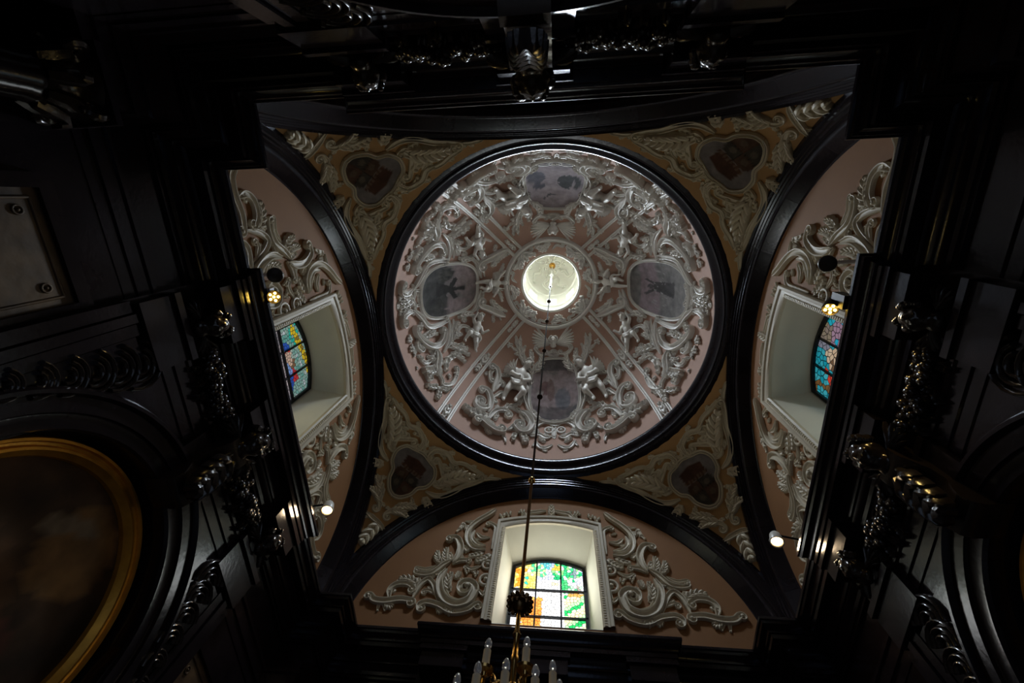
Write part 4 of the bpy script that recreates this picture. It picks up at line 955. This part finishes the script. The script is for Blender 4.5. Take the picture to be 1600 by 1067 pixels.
# ------------------------------------------------------------------ altar bays on the side walls
BW = WallS(0.985)
def arcpath(R, zb=-0.12, n=40): return [(-R, zb)] + [(-R * cos(pi * i / n), AC + R * sin(pi * i / n)) for i in range(n + 1)] + [(R, zb)]
def sweep_arch(prof): return M().grid([[(s, d, z) for s, z in arcpath(R)] for R, d in prof])
SURF = [(0.408, 0.995), (0.406, 0.968), (0.400, 0.960), (0.392, 0.960), (0.388, 0.968), (0.386, 0.974), (0.352, 0.974), (0.350, 0.981), (0.346, 0.983), (0.318, 0.983), (0.314, 0.992)]
GOLD = [(0.304, 1.074), (0.304, 1.050), (0.299, 1.040), (0.293, 1.040), (0.290, 1.047), (0.284, 1.049), (0.280, 1.043), (0.274, 1.042), (0.268, 1.050), (0.262, 1.056), (0.258, 1.072)]
def pic_oil(flip):
    def f(x, z):
        n_ = fbm(x * 9 + 5, z * 9, 3); c = mix((0.012, 0.009, 0.008), (0.040, 0.026, 0.017), n_ * 2 - 0.5)
        if ell(x, z, 0.05, 0.72, 0.10, 0.10): c = mix(c, (0.10, 0.065, 0.032), n_ + 0.2)
        if ell(x, z, -0.06, 0.55, 0.12, 0.07): c = mix(c, (0.06, 0.038, 0.025), n_ + 0.2)
        if strip(x, z, -0.05, 0.70, 0.02, 0.76, 0.018): c = (0.085, 0.075, 0.065)
        if ell(x, z, 0.08, 0.45, 0.09, 0.12): c = mix(c, (0.07, 0.025, 0.02), n_)
        if ell(x, z, -0.12, 0.35, 0.08, 0.16): c = mix(c, (0.02, 0.025, 0.045), n_)
        return (c[0] * 2.6, c[1] * 2.2, c[2] * 1.8)
    return f
def fruit(s0, s1, z, sag, d, n=44, seed=1):
    m = M(); rnd = random.Random(seed)
    for k in range(n):
        f = (k + .5) / n; th = 0.5 + 0.8 * sin(pi * f); a = rnd.uniform(0, 2 * pi); r = rnd.uniform(0.35, 1) * 0.026 * th
        m.ball((s0 + (s1 - s0) * f, d - 0.016 - abs(r * sin(a)), z - sag * sin(pi * f) + r * cos(a)), rnd.uniform(0.009, 0.016), 8, (1, 1, rnd.uniform(.8, 1.2)))
    return m
def leaves(s0, s1, z, sag, surf, n=9, seed=2):
    m = M(); rnd = random.Random(seed)
    for k in range(n):
        f = (k + .5) / n; p = Vector((s0 + (s1 - s0) * f, 0, z - sag * sin(pi * f))); a = rnd.uniform(0, 2 * pi)
        g = leaf(surf, p, p + Vector((cos(a), 0, sin(a))) * 0.055, 0.03, 0.1, 3, 0.02); m.add(g.v, g.f)
    return m
def console(d0):
    m = M(); prof = [(0.055, 1.10), (-0.045, 1.105), (-0.062, 1.085), (-0.060, 1.055), (-0.040, 1.03), (-0.022, 1.0), (-0.016, 0.96), (-0.030, 0.93), (-0.038, 0.905), (-0.030, 0.88), (-0.01, 0.87), (0.055, 0.875)]
    rows = [[(s, d0 + d, z) for d, z in prof] for s in (-0.045, -0.042, 0.042, 0.045)]
    m.grid(rows, True)
    for s in (-0.045, 0.045): m.add([(s, d0 + d, z) for d, z in prof], [tuple(range(len(prof)))])
    return m
def bay(nm, rz, dd, altar):
    sh = {'front': (0, dd), 'back': (0, -dd), 'left': (-dd, 0), 'right': (dd, 0)}[nm]
    side = {'left': 'left', 'right': 'right', 'back': 'back'}[nm]
    near = {'left': ('back', 'front'), 'right': ('front', 'back'), 'back': ('right', 'left')}[nm]
    t = thing('altar_surround' if altar else 'arch_surround', 'black marble arched surround with carved spandrels on the %s wall' % side, 'altar' if altar else 'arch', (0, 0.99, -0.12), rz, None, shift=sh)
    part('archivolt', sweep_arch(SURF), 'black_marble', t, True, 30)
    for sd in (-1, 1):
        m = M()
        for k in range(6):
            c = Vector((sd * (0.345 + 0.012 * k), 0, 0.915 - 0.052 * k)); r = 0.060 - 0.006 * k
            for q in range(3):
                rr = r * (1 - 0.30 * q); P = [c + Vector((-sd * rr * cos(u_ * pi / 8 - .6), 0, rr * sin(u_ * pi / 8 - .6))) for u_ in range(9)]
                ribbon(m, BW, P, [0.012] * 9, [0.02] * 9, 'round')
        part('spandrel_carving', m, 'dark_carved_wood', t)
        m = M(); tri = [(sd * 0.41, 0.60), (sd * 0.41, 0.935), (sd * 0.20, 0.935)]
        m.grid([[(s, 0.978, z) for s, z in tri], [(s, 0.992, z) for s, z in tri]], True); m.add([(s, 0.978, z) for s, z in tri], [(0, 1, 2)]); part('spandrel_panel', m, 'black_marble', t, False)
    kb = part('keystone', console(0.965), 'dark_carved_wood', t, True, 35)
    m = leaf(WallS(0.915), Vector((0, 0, 1.04)), Vector((0, 0, 0.89)), 0.085, 0, 5, 0.03); part('keystone_leaf', m, 'dark_carved_wood', kb)
    for i, (s0, s1) in enumerate(((-0.31, -0.075), (0.075, 0.31))):
        f = thing('fruit_festoon', 'dark carved fruit garland on the %s frieze, %s half' % (side, 'toward the ' + near[i]), 'carving', (0, 0.98, 1.1), rz, 'frieze festoons', shift=sh)
        part('fruit', fruit(s0, s1, 1.135, 0.03, 0.985, 60, i + 3), 'dark_carved_wood', f, kind='stuff'); part('foliage', leaves(s0, s1, 1.13, 0.03, BW, 9, i + 5), 'dark_carved_wood', f)
    for s, w_ in ((-0.385, near[0] + ' end'), (0.0, 'centre above the keystone'), (0.385, near[1] + ' end')):
        h = sculpt('cherub_head', 'dark carved cherub head on the %s frieze, %s' % (side, w_), 'sculpture', WallS(0.96 if s else 0.935), Vector((s, 0, 1.125)), Vector((0, 0, 1)), 0, 0.13 if s else 0.16, 0, [('head', HEAD), ('hair', HHAIR)] + ([('wing', mov(wing(1, .55, 5, 50, -20), .2, -.2)), ('wing', mov(wing(-1, .55, 5, 50, -20), -.2, -.2))]), 'dark_carved_wood', None, 'frieze cherubs', rz, sh)
    for i, sd in enumerate((-1, 1)):
        p = thing('marble_panel', 'mottled brown marble relief panel in dark frame on %s wall, %s side' % (side, near[i]), 'panel', (sd * 0.636, 1.02, 0.1), rz, 'marble panels', shift=sh)
        a, b = sorted((sd * 0.515, sd * 0.757)); part('slab', M().box(a, b, 1.014, 1.03, 0.1, 0.858), 'brown_marble', p, False)
        for (x0, x1, z0, z1) in ((a - 0.03, a, 0.07, 0.888), (b, b + 0.03, 0.07, 0.888), (a, b, 0.858, 0.888), (a, b, 0.07, 0.1)):
            m = M().box(x0, x1, 1.004, 1.03, z0, z1); part('frame_bar', m, 'black_marble', p, False)
        sw = WallS(1.014); cx = (a + b) / 2
        m = M(); P = [Vector((x, 0, z)) for x, z in ((a + .018, .118), (a + .018, .84), (b - .018, .84), (b - .018, .118), (a + .018, .118))]
        for u_, v_ in zip(P, P[1:]): ribbon(m, sw, [u_, v_], [.007] * 2, [.003] * 2, 'round')
        part('border_line', m, 'brown_marble', p)
        m = M(); P = [Vector((cx + .070 * cos(k * pi / 20), 0, .62 + .115 * sin(k * pi / 20))) for k in range(41)]; ribbon(m, sw, P, [.012] * 41, [.004] * 41, 'scroll'); part('oval_border', m, 'brown_marble', p)
        for x in (a + .042, b - .042): part('corner_rosette', eye_disc(sw, Vector((x, 0, .812)), .009), 'brown_marble', p)
        part('relief_leaf', leaf(sw, Vector((cx, 0, .56)), Vector((cx, 0, .70)), .06, 0, 5, .004), 'brown_marble', p)
        # dark pilaster strips stacked between panel and arch
        q = thing('wall_pilaster', 'ridged black marble pilaster strip on %s wall, %s side' % (side, near[i]), 'pilaster', (sd * 0.455, 0.97, -0.5), rz, 'wall pilasters', shift=sh)
        for j, (x0, x1, d) in enumerate(((0.412, 0.44, 0.975), (0.444, 0.466, 0.968), (0.470, 0.498, 0.975))):
            a_, b_ = sorted((sd * x0, sd * x1)); part('fluted_strip', M().box(a_, b_, d, 0.992, -0.5, 0.945), 'black_marble', q, False)
    if altar:
        g = thing('framed_painting', 'dark arched oil painting in a gold frame on the %s wall' % side, 'painting', (0, 1.06, -0.1), rz, 'altar paintings', shift=sh)
        part('gold_frame', sweep_arch([(R, d) for R, d in GOLD]), 'gold', g, True, 30)
        m = M(); pic = pic_oil(nm == 'right'); rows = []
        for i in range(25):
            f = i / 24; rows.append([(s * f, 1.066, 0.3 + (z - 0.3) * f) for s, z in arcpath(0.262, -0.1, 40)])
        m.grid(rows, True); m.c = [pic(v.x, v.z) for v in m.v]; part('canvas', m, 'oil_painting', g, False)
bay('left', pi / 2, 0.0, True); bay('right', -pi / 2, 0.0, True); bay('back', pi, 0.06, False)
# corner columns
def column(nm, x, y):
    t = thing('corner_column', 'polished black column with carved capital in the %s corner' % nm, 'column', (x, y, -0.5), 0, 'corner columns')
    part('shaft', M().lathe([(0.050, -0.36), (0.050, 0.2), (0.048, 0.5), (0.044, 0.83), (0.048, 0.84), (0.048, 0.85)], 32, (x, y, 0)), 'black_marble', t)
    part('base', M().lathe([(0.075, -0.5), (0.075, -0.44), (0.066, -0.43), (0.07, -0.41), (0.066, -0.39), (0.055, -0.38), (0.05, -0.36)], 32, (x, y, 0)), 'black_marble', t)
    c = part('capital', M().lathe([(0.045, 0.85), (0.052, 0.86), (0.046, 0.87), (0.05, 0.90), (0.062, 0.93), (0.075, 0.94)], 24, (x, y, 0)), 'dark_carved_wood', t)
    part('abacus', M().box(x - 0.078, x + 0.078, y - 0.078, y + 0.078, 0.938, 0.952), 'black_marble', c, False)
    for k in range(4):
        a = pi / 4 + k * pi / 2; m = M(); pts = []
        for i in range(26):
            f = i / 25; th = f * 2.4 * 2 * pi; rr = 0.026 * (1 - 0.8 * f); cx = 0.072
            pts.append((x + cos(a) * (cx + rr * cos(th + pi)), y + sin(a) * (cx + rr * cos(th + pi)), 0.915 + rr * sin(th + pi) * -1))
        m.tube(pts, [0.010 * (1 - 0.5 * i / 25) for i in range(26)], 6); part('volute', m, 'dark_carved_wood', c)
    for k in range(8):
        a = k * pi / 4; m = M(); pts = [(x + cos(a) * r, y + sin(a) * r, z) for r, z in ((0.046, 0.852), (0.054, 0.875), (0.066, 0.898), (0.080, 0.900), (0.082, 0.888))]
        m.tube(pts, [0.012, 0.016, 0.015, 0.010, 0.005], 6); part('acanthus_leaf', m, 'dark_carved_wood', c)
for nm, x, y in (('rear left', -0.945, -0.955), ('rear right', 0.945, -0.955), ('front left', -0.945, 0.955), ('front right', 0.945, 0.955)): column(nm, x, y)

# ------------------------------------------------------------------ chandelier
ch = thing('chandelier', 'brass chandelier with candle bulbs hanging on a long rod from the lantern', 'chandelier', (-0.016, 0, 0.36))
def axp(z): return (-0.018 + (z - 0.5) / 4.2 * 0.022, 0.0, z)
zt_ = 4.70
part('rod', M().tube([axp(z) for z in (0.973, 1.5, 2.5, 3.6)], 0.0032, 8), 'rod_bronze', ch)
part('lower_rod', M().tube([axp(z) for z in (0.42, 0.7, 0.98)], 0.0036, 8), 'dark_brass', ch)
part('upper_tube', M().tube([axp(z) for z in (3.58, 4.13, zt_)], [0.006, 0.006, 0.004], 8), 'white_enamel', ch)
part('ceiling_boss', M().lathe([(0.001, -0.035), (0.016, -0.03), (0.022, -0.015), (0.022, 0.0), (0.030, 0.01), (0.034, 0.025), (0.03, 0.04)], 16, axp(zt_)), 'gold', ch)
for z, r, mt in ((4.13, 0.017, 'white_enamel'), (3.57, 0.011, 'black_metal'), (3.035, 0.014, 'rod_bronze'), (2.516, 0.011, 'rod_bronze'), (1.99, 0.010, 'rod_bronze'), (1.478, 0.0105, 'rod_bronze'), (0.973, 0.0095, 'brass')):
    part('rod_knop', M().lathe([(0.003, -1.5 * r), (0.5 * r, -1.25 * r), (0.45 * r, -1.0 * r), (0.85 * r, -0.6 * r), (r, 0), (0.85 * r, 0.6 * r), (0.45 * r, 1.0 * r), (0.5 * r, 1.25 * r), (0.003, 1.5 * r)], 14, axp(z)), mt, ch)
wr = part('leaf_crown', M().lathe([(0.004, -0.015), (0.010, -0.012), (0.015, -0.004), (0.016, 0.002), (0.012, 0.009), (0.004, 0.012)], 16, axp(0.606)), 'dark_brass', ch)
for k in range(14):
    a = k * 2 * pi / 14; x, y, z = axp(0.606)
    for el, ln in ((0.30, 0.0075), (-0.30, 0.007)):
        m = M().tube([(x + cos(a) * r, y + sin(a) * r, z + dz) for r, dz in ((0.013, 0.002 * el), (0.014 + ln * .6, 0.010 * el), (0.014 + ln, 0.022 * el), (0.0125 + ln, 0.030 * el))], [0.0035, 0.0048, 0.0040, 0.002], 6)
        part('crown_leaf', m, 'dark_brass', wr)
sx, sy, sz = axp(0.5)
part('sleeve', M().lathe([(0.005, 0.46), (0.0055, 0.50), (0.007, 0.505), (0.005, 0.512), (0.0045, 0.54), (0.008, 0.545), (0.004, 0.555), (0.004, 0.59)], 14, (sx, sy, 0)), 'brass', ch)
part('body', M().lathe([(0.002, 0.34), (0.012, 0.345), (0.018, 0.355), (0.010, 0.368), (0.008, 0.375), (0.022, 0.388), (0.030, 0.400), (0.026, 0.412), (0.012, 0.422), (0.010, 0.432), (0.020, 0.440), (0.024, 0.450), (0.016, 0.458), (0.006, 0.468)], 24, (sx, sy, 0)), 'brass', ch)
cand_m = mesh('candle', M().lathe([(0.001, -0.002), (0.0125, 0.002), (0.011, 0.0035), (0.0058, 0.004), (0.0058, 0.030), (0.001, 0.0305)], 14), 'candle_white', (0, 0, 0))
pan_m = mesh('drip_pan', M().lathe([(0.001, -0.010), (0.004, -0.009), (0.005, -0.004), (0.0125, -0.0015), (0.0135, 0.0025), (0.0115, 0.002), (0.001, 0.0015)], 16), 'brass', (0, 0, 0))
bulb_m = mesh('bulb', M().lathe([(0.001, 0.030), (0.0035, 0.0305), (0.0046, 0.033), (0.0056, 0.037), (0.0054, 0.041), (0.0040, 0.0455), (0.0018, 0.0488), (0.0004, 0.050)], 12), 'bulb_glass', (0, 0, 0))
def arm(a, r, zc, z0):
    c, s_ = cos(a), sin(a)
    pts = catmull([Vector((sx + c * q, sy + s_ * q, z)) for q, z in ((0.012, z0), (r * .35, z0 - 0.022), (r * .7, z0 - 0.026), (r * .98, zc - 0.026), (r, zc - 0.010))], 5)
    am_ = part('arm', M().tube(pts, 0.0028, 7), 'brass', ch)
    for q0, q1, up in ((0.30, 0.55, 1), (0.62, 0.80, 1), (0.45, 0.62, -1)):
        cp = []
        for i in range(18):
            f = i / 17; th = f * 2.2 * pi; rr = r * 0.14 * (1 - 0.7 * f); cx = r * (q0 + q1) / 2
            cp.append((sx + c * (cx + rr * cos(th)), sy + s_ * (cx + rr * cos(th)), z0 - 0.012 + up * (0.012 + rr * sin(th))))
        part('arm_curl', M().tube(cp, [0.0020 - 0.0008 * i / 17 for i in range(18)], 6), 'brass', am_)
    b = P3(sx + c * r, sy + s_ * r, zc); pb = P3(*BASES[ch.name])
    for nme, me in (('drip_pan', pan_m), ('candle', cand_m), ('bulb', bulb_m)):
        o = link(nme, me, ch); o.location = b - pb - Vector((0, 0, ZC)) * 0
    return am_
# the small parts were meshed about the design origin, which sits ZC above the floor
for k in range(6): arm(rad(-127 + 58 * k), 0.062, 0.450, 0.448)
for k in range(14): arm(rad(-91 + 360 / 14 * k), 0.092, 0.390, 0.405)

# ------------------------------------------------------------------ lamps on the cornice
def spot(loc, aim, energy, color, size=60, radius=0.02):
    l = bpy.data.lights.new('lamp_light', 'SPOT'); l.energy = energy; l.color = color; l.spot_size = rad(size); l.spot_blend = 0.6; l.shadow_soft_size = radius * S
    o = bpy.data.objects.new('lamp_light', l); COL.objects.link(o); return o
def lamp_axis(P, aim): return (Vector(aim) - Vector(P)).normalized()
for sd, px, wl in ((-1, (428, 464), 'left'), (1, (1297, 483), 'right')):
    P = hit_ax(px, 0, sd * 0.86); ax = lamp_axis(P, (sd * -0.15, -0.55, -0.2)) if sd < 0 else lamp_axis(P, (-0.1, 0.35, -0.2))
    t = thing('led_spotlight', 'small black spotlight with six yellow LEDs on the %s cornice' % wl, 'spotlight', tuple(P), 0, 'yellow spotlights')
    q = Vector((0, 0, 1)).rotation_difference(ax)
    hz = M().lathe([(0.001, -0.062), (0.010, -0.060), (0.013, -0.050), (0.021, -0.012), (0.022, 0.0), (0.020, 0.002), (0.019, -0.004), (0.001, -0.004)], 20, tuple(P), axis=ax); part('housing', hz, 'black_metal', t)
    a_ = ax.orthogonal().normalized(); b_ = ax.cross(a_)
    for k in range(6):
        r = 0.0 if k == 5 else 0.0125; c = P + a_ * r * cos(k * 2 * pi / 5) + b_ * r * sin(k * 2 * pi / 5) + ax * -0.001
        part('led', M().ball(tuple(c), 0.0042, 8), 'led_yellow', t)
    back = P - ax * 0.05; wallp = Vector((sd * 0.885, back.y - 0.01, max(1.325, back.z - 0.03)))
    part('bracket', M().tube([back, (back + wallp) / 2 + Vector((0, 0, 0.01)), wallp], 0.005, 6), 'iron', t); part('ballast_box', M().box(wallp.x - 0.015, wallp.x + 0.015, wallp.y - 0.02, wallp.y + 0.02, 1.318, wallp.z + 0.012), 'white_enamel' if sd < 0 else 'iron', t, False)
    o = spot(P, None, 18, (1.0, 0.66, 0.22), 130); o.parent = t; o.location = ax * 0.012 * S; o.rotation_euler = ax.to_track_quat('-Z', 'Y').to_euler()
for sd, px, wl in ((-1, (511, 797), 'left'), (1, (1214, 846), 'right')):
    P = hit_ax(px, 0, sd * 0.845); ax = lamp_axis(P, (sd * 0.35, 0.35, -0.5))
    t = thing('white_spotlight', 'white cylindrical spotlight glowing warm at the front end of the %s cornice' % wl, 'spotlight', tuple(P), 0, 'white spotlights')
    part('housing', M().lathe([(0.001, -0.050), (0.012, -0.048), (0.019, -0.036), (0.022, -0.012), (0.022, 0.0), (0.020, 0.0), (0.019, -0.010)], 20, tuple(P), axis=ax), 'white_enamel', t)
    part('ring', M().lathe([(0.022, -0.004), (0.0245, -0.004), (0.0245, 0.004), (0.021, 0.004)], 20, tuple(P), axis=ax), 'white_enamel', t)
    part('lens', M().lathe([(0.0195, -0.004), (0.012, -0.001), (0.0005, 0.0)], 20, tuple(P), axis=ax), 'lamp_warm', t)
    back = P - ax * 0.04; wallp = Vector((sd * 0.93, back.y, back.z - 0.02))
    part('bracket', M().tube([back, wallp, Vector((sd * 0.945, back.y, 1.32))], 0.004, 6), 'iron', t)
    o = spot(P, None, 16, (1.0, 0.72, 0.42), 150); o.parent = t; o.location = ax * 0.012 * S; o.rotation_euler = ax.to_track_quat('-Z', 'Y').to_euler()
for sd, px, wl in ((-1, (430, 430), 'left'), (1, (1293, 412), 'right')):
    P = hit_ax(px, 0, sd * 0.90); ax = (CAM - P).normalized().lerp(Vector((-sd * 0.3, 0.2, -0.9)), 0.45 if sd > 0 else 0.1).normalized()
    t = thing('round_floodlight', 'round dark unlit lamp on an arm beside the %s window' % wl, 'lamp', tuple(P), 0, 'round lamps')
    part('disc', M().lathe([(0.001, 0.006), (0.018, 0.006), (0.024, 0.004), (0.026, 0.0), (0.026, -0.008), (0.02, -0.016), (0.001, -0.018)], 24, tuple(P), axis=ax), 'black_metal', t)
    bk = P - ax * 0.016; w2 = Vector((sd * 1.058, bk.y, bk.z + 0.01))
    part('arm', M().tube([bk, (bk + w2) / 2 + Vector((0, 0, 0.01)), w2], [0.005, 0.007, 0.006], 8), 'white_enamel', t)
    part('wall_plate', M().lathe([(0.001, 0.0), (0.016, 0.0), (0.016, 0.008), (0.012, 0.012), (0.001, 0.012)], 16, tuple(w2), axis=(-sd, 0, 0)), 'white_enamel', t)
